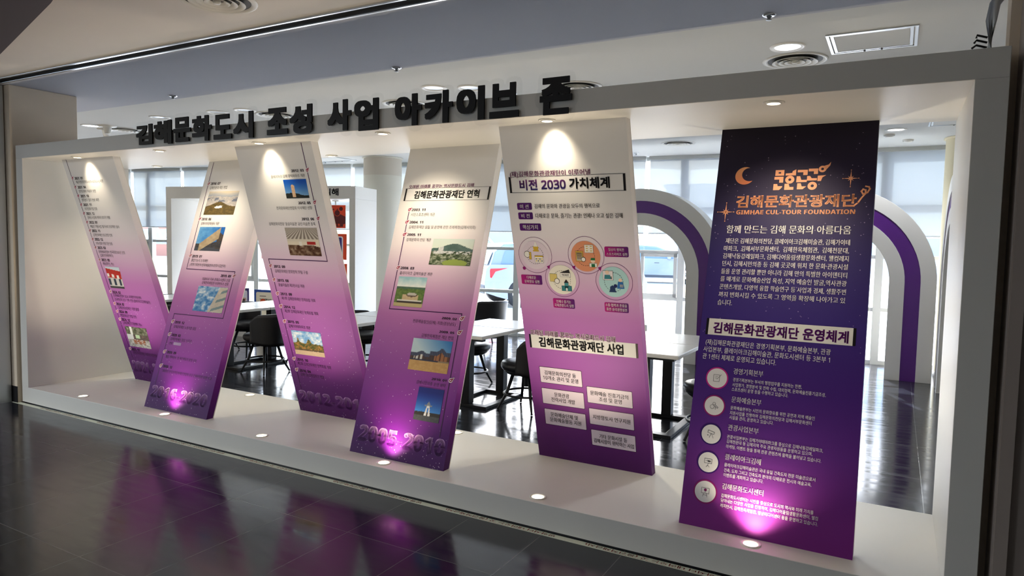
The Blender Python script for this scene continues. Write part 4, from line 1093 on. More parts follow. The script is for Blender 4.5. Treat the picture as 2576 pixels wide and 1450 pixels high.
# ------------------------------------------------------------------ ceiling fixtures
def diffuser(x, y, label, first=[]):
    if first: return clone(first[0], (x, y, CZ), 0, label)
    t = thing('air_diffuser', label, 'air diffuser', (x, y, CZ), 0, 'round air diffusers in the ceiling'); first.append(t)
    mb = MB(); mb.lathe([(.165, .04), (.19, -.004), (.212, -.010), (.222, -.006), (.225, -.001)], n=40); mb.build('outer_ring', VENT, t)
    for r in (.135, .092, .05):
        mb = MB(); mb.lathe([(r - .022, .012), (r, -.012), (r + .020, -.020), (r + .023, -.017), (r + .004, -.006)], n=36); mb.build('cone_ring', VENT, t)
    mb = MB(); mb.lathe([(.0001, -.022), (.018, -.021), (.024, -.012), (.02, .0)], n=20); mb.build('hub', VENT, t)
    mb = MB(); mb.lathe([(.0001, -.0006), (.19, -.0006)], n=32); mb.build('dark_neck', VENTD, t)
    return t
for x, y, s in ((3.62, -.62, 'round air diffuser in the beige ceiling at the top edge of the photo'), (6.41, 2.14, 'round air diffuser beside the lit downlight above the navy panel'), (4.62, 2.26, 'round air diffuser behind the last letter of the sign'),
                (2.74, 2.24, 'round air diffuser behind the middle sign word and its right neighbour'), (1.02, 2.14, 'round air diffuser behind the second sign word'), (-1.72, 2.08, 'round air diffuser left of the first sign letter'), (4.5, 5.86, 'round air diffuser near the blinds seen right of the white panel')):
    diffuser(x, y, s)
def downlight(x, y, lit, label, r=.10):
    t = thing('downlight', label, 'downlight', (x, y, CZ), 0, 'downlights in the room ceiling')
    mb = MB(); mb.lathe([(r - .018, -.001), (r - .012, -.008), (r + .01, -.009), (r + .016, -.001)], n=36); mb.build('trim_ring', WHITEL, t)
    mb = MB(); mb.lathe([(.0001, -.0045), (r * .6, -.0042), (r - .018, -.003)], n=32); mb.build('lens', LEDC if lit else LEDOFF, t)
    if lit: lamp('downlight_lamp', 'SPOT', 40, (.92, .95, 1), (0, 0, -.03), (0, 0, -1), t, spot_size=math.radians(130), spot_blend=.5, shadow_soft_size=.08)
for x, y, lit, s in ((6.41, 1.75, 1, 'lit white downlight above the right end of the frame'), (7.05, 5.72, 1, 'lit white downlight near the blinds, right of the navy panel'), (3.44, 1.77, 0, 'unlit downlight behind the sign, first of the pair over the four letter word'), (3.74, 1.90, 0, 'unlit downlight behind the sign, right one of the pair over the four letter word'),
                     (.54, 1.75, 0, 'unlit downlight above the sixth sign letter'), (.92, 1.80, 0, 'unlit downlight behind the gap between first and second sign word'), (-.39, 1.69, 0, 'unlit downlight behind the second sign letter'), (-1.8, 1.70, 1, 'lit downlight beside the beige pier'),
                     (3.1, 6.0, 0, 'small unlit downlight by the blinds right of the white panel')):
    downlight(x, y, lit, s, .10 if y < 5.9 else .06)
def sprinkler(x, y, z, label, first=[]):
    if first: return clone(first[0], (x, y, z), 0, label)
    t = thing('sprinkler_head', label, 'sprinkler', (x, y, z), 0, 'sprinkler heads in the ceiling'); first.append(t)
    mb = MB(); mb.lathe([(.040, -.0005), (.038, -.006), (.022, -.012), (.016, -.010)], n=24); mb.build('escutcheon', CHROME, t)
    mb = MB(); mb.lathe([(.012, -.008), (.010, -.026), (.017, -.028), (.017, -.031), (.0001, -.032)], n=14); mb.build('nozzle', ALU, t)
for x, y, z, s in ((6.41, .98, CZ - .012, 'chrome sprinkler head in the grey strip above the navy panel'), (3.62, 1.02, CZ - .012, 'chrome sprinkler head in the grey strip above the middle of the sign'), (.93, .95, CZ - .012, 'chrome sprinkler head in the grey strip above the first sign word'),
                   (3.66, 6.6, CZ, 'sprinkler head near the blinds right of the white panel'), (-1.78, 5.75, CZ, 'sprinkler head near the blinds left of the round column'), (3.97, 2.27, CZ, 'small sprinkler head behind the sign near its last letters')):
    sprinkler(x, y, z, s)
def hatch(x0, x1, y0, y1, label):
    t = thing('access_hatch', label, 'ceiling hatch', ((x0 + x1) / 2, (y0 + y1) / 2, CZ), 0, 'access hatches in the ceiling'); a, b = (x1 - x0) / 2, (y1 - y0) / 2
    mb = MB()
    for w0, zz in ((0, -.008), (.026, -.006)):
        A, B, w = a - w0, b - w0, .018
        mb.box(-A, A, -B, -B + w, zz, -.0005); mb.box(-A, A, B - w, B, zz, -.0005); mb.box(-A, -A + w, -B + w, B - w, zz, -.0005); mb.box(A - w, A, -B + w, B - w, zz, -.0005)
    mb.build('frame', ALU, t)
    mb = MB(); mb.box(-a + .046, a - .046, -b + .046, b - .046, -.004, -.0005); mb.build('door_panel', CEILP, t)
    for sx in (-.2, .2):
        mb = MB(); mb.box(a * sx - .006, a * sx + .006, b - .03, b - .004, -.011, -.006); mb.build('latch', SLOTB, t)
hatch(6.66, 7.18, 1.58, 2.06, 'square aluminium access hatch beside the lit downlight'); hatch(7.36, 7.96, 5.1, 5.6, 'access hatch near the right end of the room'); hatch(-1.9, -1.1, 5.3, 5.8, 'access hatch before the blinds left of the round column')
for x, y, lab in ((-1.9, 1.95, 'white conical ceiling fitting nearest the beige pier'), (-1.62, 1.80, 'white conical ceiling fitting left of the air diffuser')):
    t = thing('ceiling_sensor', lab, 'sensor', (x, y, CZ), 0, 'conical ceiling fittings')
    mb = MB(); mb.lathe([(.11, -.0005), (.10, -.012), (.045, -.02)], n=28); mb.build('base', VENT, t)
    mb = MB(); mb.lathe([(.05, -.02), (.036, -.085), (.03, -.10), (.0001, -.10)], n=24); mb.build('cone', VENT, t)
for x, y, lab in ((6.98, 6.06, 'small flat smoke detector nearest the lit downlight by the blinds'), (7.18, 6.6, 'small flat smoke detector beside the yellowish column')):
    t = thing('smoke_detector', lab, 'smoke detector', (x, y, CZ), 0, 'smoke detectors by the blinds')
    mb = MB(); mb.lathe([(.062, -.0005), (.060, -.018)], n=24); mb.build('base', WHITEL, t)
    mb = MB(); mb.lathe([(.050, -.018), (.042, -.034), (.0001, -.036)], n=24); mb.build('cap', WHITEL, t)

# ------------------------------------------------------------------ columns
def column(x, y, r, m, label, band):
    t = thing('round_column', label, 'column', (x, y, 0))
    mb = MB(); mb.lathe([(r, 0), (r, 2.66)], n=64); mb.build('shaft', m, t)
    mb = MB(); mb.lathe([(r + .0006, 2.66), (r + .0006, CZ - .02)], n=64); mb.build('top_band', band, t)
    mb = MB(); mb.lathe([(r + .001, CZ - .022), (r + .022, CZ - .018), (r + .022, CZ - .002)], n=64); mb.build('collar', m, t)
    mb = MB(); mb.lathe([(r + .004, 0), (r + .004, .1), (r, .102)], n=64); mb.build('skirting', BLACKB, t)
column(-.455, 5.72, .315, CREAM, 'round pale column behind the white booth', mat('column_band', (206, 198, 184), .7, var=.03))
column(7.90, 6.66, .315, CREAMY, 'round yellowish column behind the purple striped arches at the right', CREAMY)

# ------------------------------------------------------------------ arches
def strip(r0, r1, y0, y1, zs=1.2, n=36):
    P0 = [(r0, 0)] + [(r0 * math.cos(math.pi * i / n), zs + r0 * math.sin(math.pi * i / n)) for i in range(n + 1)] + [(-r0, 0)]
    P1 = [(r1, 0)] + [(r1 * math.cos(math.pi * i / n), zs + r1 * math.sin(math.pi * i / n)) for i in range(n + 1)] + [(-r1, 0)]
    mb = MB(); N = len(P0); vs = []
    for P in (P0, P1):
        for y in (y0, y1): vs += [(p[0], y, p[1]) for p in P]
    fs = []
    for i in range(N - 1):
        fs += [(i, i + 1, 2 * N + i + 1, 2 * N + i), (N + i, 3 * N + i, 3 * N + i + 1, N + i + 1), (i, N + i, N + i + 1, i + 1), (2 * N + i, 2 * N + i + 1, 3 * N + i + 1, 3 * N + i)]
    for i in (0, N - 1): fs.append((i, 2 * N + i, 3 * N + i, N + i))
    mb.add(vs, fs); return mb
def arch(x, y, rz, label):
    t = thing('arch', label, 'arch', (x, y, 0), rz, 'purple striped white arches')
    strip(1.003, 1.17, 0, .38).build('outer_band', WHITEP, t, bevel=.003); strip(.837, 1.003, .012, .37).build('purple_band', PURPLE, t); strip(.67, .837, 0, .38).build('inner_band', WHITEP, t, bevel=.003)
arch(4.0, 5.85, 0, 'white arch with a purple stripe between the white panel and the navy panel')
arch(6.39, 6.21, 0, 'white arch with a purple stripe right of the navy panel')
arch(7.585, 4.98, -math.pi / 2, 'white arch with a purple stripe seen edge-on at the right end of the room')

# ------------------------------------------------------------------ booth at the back left
brz = math.atan2(.81, 3.35)
bo = thing('display_booth', 'white portal booth with black letters before the round column', 'booth', (-3.38, 3.77, 0), brz)
BW, BD, BH = 3.45, .70, 2.4
mb = MB(); mb.box(0, BW, 0, BD, BH - .19, BH); mb.build('top_beam', WHITEP, bo, bevel=.004)
mb = MB(); mb.box(0, .10, 0, BD, .15, BH - .19); mb.build('side_wall', WHITEP, bo, bevel=.003)
mb = MB(); mb.box(BW - .10, BW, 0, BD, .15, BH - .19); mb.build('side_wall', WHITEP, bo, bevel=.003)
mb = MB(); mb.box(0, BW, 0, BD, 0, .15); mb.build('plinth', WHITEP, bo, bevel=.003)
mb = MB(); mb.box(.72, .78, .2, BD, .15, BH - .19); mb.build('partition', WHITEP, bo)
mb = MB(); mb.box(1.86, 1.98, .30, .42, .87, BH - .19); mb.build('hanging_post', FRAMEG, bo)
for i, ch in enumerate(((2.96, 3.17),)):
    q = MB(); place_text(q, '김해', 2, ch[0] - .04, ch[1], 2.31, .105, 0, lambda t: INKC['bk'])
    mb = MB(); n_ = len(q.v); mb.add([(p[0], -.004, p[1]) for p in q.v], q.f, 0, INKC['bk']); mb.build('lettering_print', INK, bo)
def poster(u0, u1, v0, v1, d, label, art, cat='poster', name='hanging_poster', grp='posters in the booth'):
    c_, s_ = math.cos(brz), math.sin(brz); um = (u0 + u1) / 2
    t = thing(name, label, cat, (-3.38 + um * c_ - d * s_, 3.77 + um * s_ + d * c_, v0), brz, grp); a, h = (u1 - u0) / 2, v1 - v0
    mb = MB(); mb.box(-a, a, 0, .012, 0, h); mb.build('board', WHITEP, t)
    m2 = MB(); art(m2, a, h); o = m2.build('art_print', INK, t); o.rotation_euler = (math.pi / 2, 0, 0); o.location = (0, -.0006, 0)
    return t
OR, MAR = rgb(226, 74, 42), rgb(96, 30, 34)
def art_red(m, a, h):
    rect(m, -a, a, 0, h, 0, OR); poly(m, [(-a, .1 * h), (-a, .55 * h), (-.2 * a, .68 * h), (.5 * a, .62 * h), (a, .5 * h), (a, .2 * h), (.4 * a, .08 * h)], .0004, MAR)
    for u, v, r in ((-.25, .58, .26), (.3, .66, .22), (.62, .84, .16)): disc(m, u * a, v * h, r * a * 1.15, .0007, OR, 20); disc(m, u * a, v * h, r * a, .0010, MAR, 20)
    for u in (-.5, -.15, .2): poly(m, [(u * a, .78 * h), ((u + .12) * a, .86 * h), ((u + .2) * a, .80 * h)], .0007, MAR)
    rrect(m, -.7 * a, .8 * a, .06 * h, .22 * h, .0010, MAR, MAR); [rect(m, (-.55 + .3 * i) * a, (-.37 + .3 * i) * a, .09 * h, .19 * h, .0013, OR) for i in range(4)]
def art_mixed(m, a, h):
    rect(m, -a, a, 0, h, 0, OR); rrect(m, -.7 * a, .72 * a, .08 * h, .9 * h, .0004, rgb(238, 236, 240), rgb(238, 236, 240), .03); rrect(m, -.6 * a, .62 * a, .12 * h, .86 * h, .0008, rgb(58, 48, 130), rgb(58, 48, 130), .02)
    rect(m, -.4 * a, .4 * a, .70 * h, .80 * h, .0012, rgb(226, 190, 90)); rect(m, -.35 * a, .45 * a, .52 * h, .66 * h, .0012, rgb(240, 240, 240)); rect(m, -.4 * a, .5 * a, .34 * h, .46 * h, .0012, rgb(60, 160, 80)); disc(m, .3 * a, .24 * h, .12 * a, .0012, rgb(240, 240, 240), 14)
def art_plain(m, a, h): rect(m, -a, a, 0, h, 0, OR); rect(m, -.6 * a, .6 * a, .2 * h, .7 * h, .0004, MAR)
def art_board(border, fill, dot):
    def f(m, a, h):
        rect(m, -a, a, 0, h, 0, border); rrect(m, -a + .035, a - .035, -.0 + .01, h - .04, .0004, fill, fill, .025)
        for i in range(3): rect(m, -.5 * a, -.5 * a + .12 + .03 * i, h - .11 - .05 * i, h - .10 - .05 * i, .0008, rgb(70, 60, 60))
        if dot: disc(m, -.2 * a, h - .20, .055, .0008, rgb(226, 92, 50), 18); place_text(m, '군밤', 1, -.1 * a, .6 * a, h - .17, .05, .0009, lambda t: rgb(40, 34, 34))
        else: rect(m, .1 * a, .7 * a, h - .25, h - .16, .0008, rgb(206, 176, 160)); rect(m, .3 * a, .6 * a, h - .24, h - .18, .0010, rgb(90, 60, 60))
    return f
poster(2.68, 3.09, 1.77, 2.13, .35, 'red poster with dark round fruit hanging in the booth', art_red)
poster(2.68, 3.11, 1.27, 1.68, .35, 'red poster with a blue and white label hanging in the booth', art_mixed)
poster(2.68, 3.12, .86, 1.21, .35, 'lowest red poster hanging in the booth', art_plain)
poster(.95, 1.34, .151, .76, .32, 'purple bordered board standing on the booth plinth', art_board(rgb(78, 70, 130), rgb(226, 228, 240), 0), 'board', 'standing_board', 'boards on the booth plinth')
poster(1.44, 1.85, .151, .745, .32, 'blue bordered cream board standing on the booth plinth', art_board(rgb(46, 84, 166), rgb(242, 234, 212), 1), 'board', 'standing_board', 'boards on the booth plinth')
c_, s_ = math.cos(brz), math.sin(brz)
hg = thing('poster_hanger', 'thin white rod holding the red posters in the booth', 'rod', (-3.38 + 2.9 * c_ - .365 * s_, 3.77 + 2.9 * s_ + .365 * c_, .86), brz)
mb = MB(); mb.tube([(0, .012, 0), (0, .012, 1.335)], .012, 10); mb.build('rod', WHITEL, hg)
mb = MB(); mb.box(-.05, .05, -.01, .035, 1.33, 1.345); mb.build('ceiling_plate', WHITEL, hg)

# low white bench before the arch
bn = thing('low_bench', 'low white box bench on the floor in front of the left arch', 'bench', (3.55, 6.62, 0))
mb = MB(); mb.box(-.42, .42, -.20, .42, .26, .42); mb.build('seat_box', WHITEP, bn, bevel=.004)
mb = MB(); mb.box(-.36, .36, -.14, .36, 0, .26); mb.build('base', mat('bench_base', (206, 208, 206), .5), bn)

# ------------------------------------------------------------------ cafe tables and stools
def make_table(label):
    t = thing('cafe_table', label, 'table', (0, 0, 0), 0, 'white cafe tables behind the display')
    for y in (-.66, .005):
        mb = MB(); mb.box(-.36, .36, y, y + .655, .712, .745); mb.build('tabletop', TABLEW, t, bevel=.006)
    mb = MB(); mb.box(-.30, .30, -.56, -.50, .68, .712); mb.box(-.30, .30, .50, .56, .68, .712); mb.box(-.03, .03, -.5, .5, .685, .712); mb.build('under_frame', BLACKM, t)
    for y in (-.33, .33):
        mb = MB(); mb.box(-.045, .045, y - .045, y + .045, .03, .69); mb.build('post', BLACKM, t, bevel=.004)
    mb = MB(); mb.box(-.24, .24, -.38, -.30, 0, .03); mb.box(-.24, .24, .30, .38, 0, .03); mb.box(-.24, -.17, -.30, .30, 0, .028); mb.box(.17, .24, -.30, .30, 0, .028); mb.build('base_frame', BLACKM, t, bevel=.004)
    return t
TX = [(-1.71, 'leftmost'), (.10, 'second from the left'), (2.07, 'third from the left'), (3.56, 'behind the 2005-2010 panel'), (5.34, 'behind the panel with circle icons')]
TLAB = ['white topped cafe table with black base, leftmost of the row behind the panels', 'white topped cafe table seen between the 2016-2020 panel and the third panel', 'white topped cafe table seen between the third panel and the 2005-2010 panel',
        'white topped cafe table seen between the 2005-2010 panel and the circle icon panel', 'white topped cafe table seen between the circle icon panel and the navy panel']
t0 = make_table(TLAB[0]); t0.location = (TX[0][0], 2.54, 0)
for (x, _), s in list(zip(TX, TLAB))[1:]: clone(t0, (x, 2.54, 0), 0, s)
def make_stool(label):
    t = thing('swivel_stool', label, 'stool', (0, 0, 0), 0, 'black swivel stools at the cafe tables')   # faces -Y, back at +Y
    mb = MB(); mb.lathe([(.0001, .375), (.20, .378), (.235, .392), (.25, .415), (.25, .44), (.236, .462), (.18, .474), (.0001, .478)], n=36); mb.build('seat', LEATHER, t)
    mb = MB(); mb.lathe([(.0001, .345), (.19, .350), (.215, .372), (.22, .382)], n=32); mb.build('seat_pan', BLACKM, t)
    mb = MB(); nu, nv = 26, 10; A = math.radians(80); out_, inn = [], []
    for off, lst in ((0, out_), (-.028, inn)):
        for j in range(nv + 1):
            f = j / nv
            for i in range(nu + 1):
                s = -1 + 2 * i / nu; top = .715 - .085 * max(0, abs(s) - .72) ** 2 / .0784 * 1.0 - .012 * s * s; bot = .335 + .05 * abs(s) ** 3
                z = bot + (top - bot) * f; rr = .272 + off + .018 * f + .012 * f * f; ang = math.pi / 2 + A * s * (1 - .06 * f)
                lst.append((rr * math.cos(ang), rr * math.sin(ang) - .0, z))
    N = nu + 1; n = len(out_); fs = []
    for j in range(nv):
        for i in range(nu):
            a = j * N + i; fs += [(a + 1, a, a + N, a + N + 1), (n + a, n + a + 1, n + a + N + 1, n + a + N)]
    for j in range(nv): fs += [(j * N, n + j * N, n + (j + 1) * N, (j + 1) * N), (j * N + nu, (j + 1) * N + nu, n + (j + 1) * N + nu, n + j * N + nu)]
    for i in range(nu): fs += [(i, i + 1, n + i + 1, n + i), (nv * N + i + 1, nv * N + i, n + nv * N + i, n + nv * N + i + 1)]
    mb.add(out_ + inn, fs, 0, None, True); mb.build('backrest', LEATHER, t)
    mb = MB(); mb.lathe([(.026, .22), (.026, .35)], n=16); mb.build('swivel_column', BLACKM, t)
    for k in range(4):
        a = math.radians(45 + 90 * k); mb = MB(); c, s = math.cos(a), math.sin(a)
        mb.tube([(.13 * c, .13 * s, .35), (.19 * c, .19 * s, .16), (.268 * c, .268 * s, .02), (.275 * c, .275 * s, 0.006)], [.017, .015, .010, .013], 10); mb.build('leg', BLACKM, t)
    mb = MB(); mb.tube([(.215 * math.cos(2 * math.pi * i / 36), .215 * math.sin(2 * math.pi * i / 36), .155) for i in range(36)], .0105, 8, closed=True); mb.build('foot_ring', BLACKM, t)
    mb = MB(); mb.tube([(.0, .13, .35), (.0, -.13, .35)], .012, 8); mb.tube([(-.13, 0, .35), (.13, 0, .35)], .012, 8); mb.build('cross_bar', BLACKM, t)
    return t
SIDE = ['leftmost table', 'second table from the left', 'third table from the left', 'fourth table from the left', 'rightmost table']
st0 = None
for i, (x, _) in enumerate(TX):
    for (sx, sy, word) in ((1, -.16, 'front right'), (1, .52, 'rear right'), (-1, -.16, 'front left'), (-1, .50, 'rear left')):
        lab = 'black leather swivel stool at the %s of the %s' % (word, SIDE[i])
        if (i, word) in ((2, 'front right'), (2, 'rear right'), (3, 'front left')): continue
        rz = (-math.pi / 2 if sx > 0 else math.pi / 2) + random.uniform(-.12, .12)
        px = x + sx * (.53 if sx > 0 else .56); py = 2.54 + sy + (-.07 if i == 1 else .05 if i % 2 else 0)
        if st0 is None: st0 = make_stool(lab); st0.location = (px, py, 0); st0.rotation_euler = (0, 0, rz)
        else: clone(st0, (px, py, 0), rz, lab)
clone(st0, (1.72, 5.62, 0), -math.pi / 2 - .5, 'black leather swivel stool standing alone near the blinds')

# ------------------------------------------------------------------ window wall
MUL = [-9.1, -6.42, -3.8, -1.13, 1.54, 4.22, 6.92, 9.6]
def bay(xa, xb, n):
    ya, yb = wy(xa), wy(xb); L = math.hypot(xb - xa, yb - ya); rz = math.atan2(yb - ya, xb - xa)
    r = bpy.data.objects.new('window_%d' % n, None); COL.objects.link(r); r.location = (xa, ya, 0); r.rotation_euler = (0, 0, rz); r['kind'] = 'structure'
    mb = MB(); w = .05
    for x in (-.05, L - .05): mb.box(x, x + .10, .0, .10, 0, CZ)
    for z0, z1 in ((0, .055), (.735, .79), (1.465, 1.515), (2.235, 2.275), (CZ - .06, CZ)): mb.box(.05, L - .05, .02, .09, z0, z1)
    mb.box(L * .5 - .02, L * .5 + .02, .03, .08, 1.515, 2.235) if n == 99 else None
    mb.build('window_frame', FRAMEG, r)
    if True:                                              # opening sash at the left end of the band
        mb = MB(); a, b = .30 * L, .62 * L
        if n in (1, 2, 5):
            a, b = L - .62, L - .06
            mb.box(a, a + .05, -.005, .05, .79, 1.465); mb.box(b - .05, b, -.005, .05, .79, 1.465); mb.box(a, b, -.005, .05, .79, .84); mb.box(a, b, -.005, .05, 1.415, 1.465)
            mb.build('sash', FRAMEG, r)
    mb = MB(); mb.add([(0, .055, 0), (L, .055, 0), (L, .055, CZ), (0, .055, CZ)], [(0, 1, 2, 3)]); mb.build('glass_pane', GLASS, r)
for n, (a, b) in enumerate(zip(MUL, MUL[1:])): bay(a, b, n + 1)
mb = MB()
for (xa, xb) in ((-14, -9.1), (9.6, 11.1)):
    ya, yb = wy(xa), wy(min(xb, 11)); mb.add([(xa, ya, 0), (xb, yb, 0), (xb, yb, CZ), (xa, ya, CZ), (xa, ya + .1, 0), (xb, yb + .1, 0), (xb, yb + .1, CZ), (xa, ya + .1, CZ)], [(0, 1, 2, 3), (5, 4, 7, 6), (0, 3, 7, 4), (1, 5, 6, 2), (3, 2, 6, 7), (0, 4, 5, 1)])
struct(mb.build('wall_back', WHITEP))
GAPS = [-9.1, -6.8, -5.49, -3.55, -1.61, 1.04, 3.69, 6.3, 9.3]
BL = ['leftmost white roller blind behind the 2021 to 2025 panel', 'white roller blind left of the booth', 'white roller blind behind the left half of the booth', 'white roller blind behind the third panel', 'white roller blind behind the round pale column',
      'white roller blind between the 2005-2010 panel and the circle icon panel', 'white roller blind above the left arch', 'rightmost white roller blind behind the right arch']
for i, (a, b) in enumerate(zip(GAPS, GAPS[1:])):
    a, b = a + .035, b - .035; ya, yb = wy(a), wy(b); L = math.hypot(b - a, yb - ya)
    t = thing('roller_blind', BL[i], 'roller blind', (a, ya - .06, 0), math.atan2(yb - ya, b - a), 'roller blinds on the window wall'); zb = 1.775
    mb = MB(); mb.add([(0, 0, zb), (L, 0, zb), (L, 0, CZ - .05), (0, 0, CZ - .05)], [(0, 1, 2, 3)]); mb.build('fabric', BLIND, t)
    mb = MB(); mb.tube([(0, 0, zb), (L, 0, zb)], .010, 10); mb.build('bottom_rail', ALU, t)
    mb = MB(); mb.box(-.01, L + .01, -.035, .035, CZ - .055, CZ - .002); mb.build('head_rail', FRAMEG, t)

# ------------------------------------------------------------------ outside
mb = MB(); mb.prism([(x, y + .16) for x, y in WALL] + [(90, 8), (90, 130), (-90, 130), (-90, 4.4)], -.3, -.02)
pv = mb.build('ground', ground_mat('pavement', (206, 204, 200), (226, 224, 220), 1.2)); struct(pv, 'pale sunlit pavement outside the windows')
mb = MB(); mb.prism([(-6, 17.6), (6, 18.4), (6, 23.4), (-6, 22.6)], -.02, .03); gr = mb.build('lawn', ground_mat('dry_grass', (176, 150, 104), (206, 186, 140), 6)); struct(gr, 'patch of dry grass outside')
def make_car(label):
    t = thing('parked_car', label, 'car', (0, 0, 0), 0, 'white cars parked outside')
    CARW = mat('car_white', (122, 134, 146), .25, coat=.6); CG = mat('car_glass', (104, 124, 142), .15); TY = mat('tyre_black', (34, 34, 36), .7); RIM = mat('wheel_alloy', (176, 180, 186), .3, metal=.7); TLR = mat('tail_lamp_red', (206, 24, 44), .2); TRIM = mat('car_trim', (60, 64, 70), .6); HL = mat('head_lamp', (220, 228, 236), .1)
    low = [(-2.22, .42), (-2.25, .62), (-2.20, .95), (-2.12, 1.02), (1.05, 1.00), (1.75, .93), (2.12, .80), (2.22, .58), (2.20, .32), (1.85, .28)]
    def wheel_cut(cx): return [(cx + .40 * math.cos(a), .36 + .40 * math.sin(a)) for a in [math.radians(-12 + 204 * i / 12) for i in range(13)]]
    prof = low + wheel_cut(1.38) + wheel_cut(-1.34) + [(-1.9, .32)]
    mb = MB(); n = len(prof); vs = []
    for y, k in ((-.90, 0), (-.86, 1), (.86, 1), (.90, 0)): vs += [(x * (.985 if k == 0 else 1), y, z) for x, z in prof]
    mb.prism([(x, z) for x, z in prof], -.90, .90, 'y'); mb.build('body', CARW, t, bevel=.05, seg=3)
    top = [(-2.14, 1.0), (-1.98, 1.38), (-1.72, 1.58), (-.9, 1.63), (.1, 1.58), (.55, 1.42), (1.12, 1.0)]
    mb = MB(); m = len(top); vs = [(x, -.84 + .20 * (z - 1.0) / .6, z) for x, z in top] + [(x, .84 - .20 * (z - 1.0) / .6, z) for x, z in top]
    mb.add(vs, [tuple(range(m)), tuple(range(2 * m - 1, m - 1, -1))] + [(i, m + i, m + (i + 1) % m, (i + 1) % m) for i in range(m)]); mb.build('cabin', CARW, t, bevel=.03)
    for sg in (-1, 1):
        for q in ([(-1.85, 1.08), (-1.72, 1.40), (-1.42, 1.50), (-1.25, 1.08)], [(-1.20, 1.06), (-1.30, 1.50), (-.45, 1.54), (-.42, 1.06)], [(-.36, 1.06), (-.38, 1.54), (.10, 1.50), (.48, 1.36), (.86, 1.06)]):
            mb = MB(); mb.add([(x, sg * (.846 - .20 * (z - 1.0) / .6), z) for x, z in q], [(0, 1, 2, 3, 4)[:len(q)]]); mb.build('side_window', CG, t)
        for x in (1.38, -1.34):
            mb = MB(); mb.lathe([(.22, -.10), (.335, -.10), (.355, -.06), (.355, .06), (.335, .10), (.22, .10)], n=36)
            w = mb.build('wheel', TY, t, loc=(x, sg * .80, .355), rot=(math.pi / 2, 0, 0))
            mb = MB()
            for k in range(5):
                a = 2 * math.pi * k / 5; c, s = math.cos(a), math.sin(a); mb.add([(-.035 * s + .03 * c, .035 * c + .03 * s, -sg * .0), (.035 * s + .03 * c, -.035 * c + .03 * s, 0), (.03 * s + .22 * c, -.03 * c + .22 * s, 0), (-.03 * s + .22 * c, .03 * c + .22 * s, 0)], [(0, 1, 2, 3)])
            mb.lathe([(.21, -.02), (.235, 0), (.21, .02)], n=30); mb.lathe([(.0001, .01), (.05, .01), (.05, -.01), (.0001, -.01)], n=16)
            rm = mb.build('rim', RIM, w, loc=(0, 0, .09 * sg)); 
        mb = MB(); mb.add([(-2.19, sg * .885, .78), (-2.15, sg * .905, .97), (-1.70, sg * .912, .985), (-2.02, sg * .912, .90), (-2.12, sg * .912, .74)], [(0, 1, 2, 3, 4)]); mb.add([(-2.262, sg * .50, .82), (-2.262, sg * .88, .80), (-2.19, sg * .88, .99), (-2.20, sg * .60, .97)], [(0, 1, 2, 3)]); mb.build('tail_lamp', TLR, t)
        mb = MB(); mb.lathe([(.0001, -.09), (.08, -.07), (.11, 0), (.08, .06), (.0001, .08)], n=16); mb.build('mirror', CARW, t, loc=(.66, sg * 1.0, 1.10), rot=(0, math.pi / 2, 0))
        for x in (-.95, .05): mb = MB(); mb.box(x, x + .2, sg * .905 - .012, sg * .905 + .012, .86, .885); mb.build('door_handle', TRIM, t)
        mb = MB(); mb.box(-.92, .95, sg * .90 - .02, sg * .90 + .012, .26, .36); mb.build('sill_trim', TRIM, t)
        mb = MB(); mb.add([(2.20, sg * .55, .62), (2.14, sg * .88, .66), (1.9, sg * .912, .78), (2.15, sg * .6, .74)], [(0, 1, 2, 3)]); mb.build('head_lamp', HL, t)
    mb = MB(); mb.add([(-2.152, -.66, 1.06), (-2.152, .66, 1.06), (-2.0, .60, 1.38), (-2.0, -.60, 1.38)], [(0, 1, 2, 3)]); mb.build('rear_window', CG, t)
    mb = MB(); mb.box(-2.27, -2.2, -.8, .8, .40, .56); mb.build('bumper', TRIM, t, bevel=.02)
    return t
car = make_car('white car outside whose red tail lamp shows between two panels'); car.location = (-.76, 13.15, -.02); car.rotation_euler = (0, 0, math.radians(50))
clone(car, (-2.08, 25.77, -.02), math.radians(15), 'white car farther off, its door mirror seen through the left arch')
pl = thing('planter_box', 'pale stone planter block outside, left of the farther car door', 'planter', (-2.95, 22.6, -.02), .26)
mb = MB(); mb.box(-1.2, 1.2, -.5, .9, .0, .55); mb.build('block', mat('pale_stone', (206, 212, 222), .7, var=.04), pl, bevel=.02)
mb = MB(); mb.box(-1.25, 1.25, -.55, .95, .55, .62); mb.build('coping', mat('pale_coping', (232, 232, 230), .7), pl, bevel=.01)
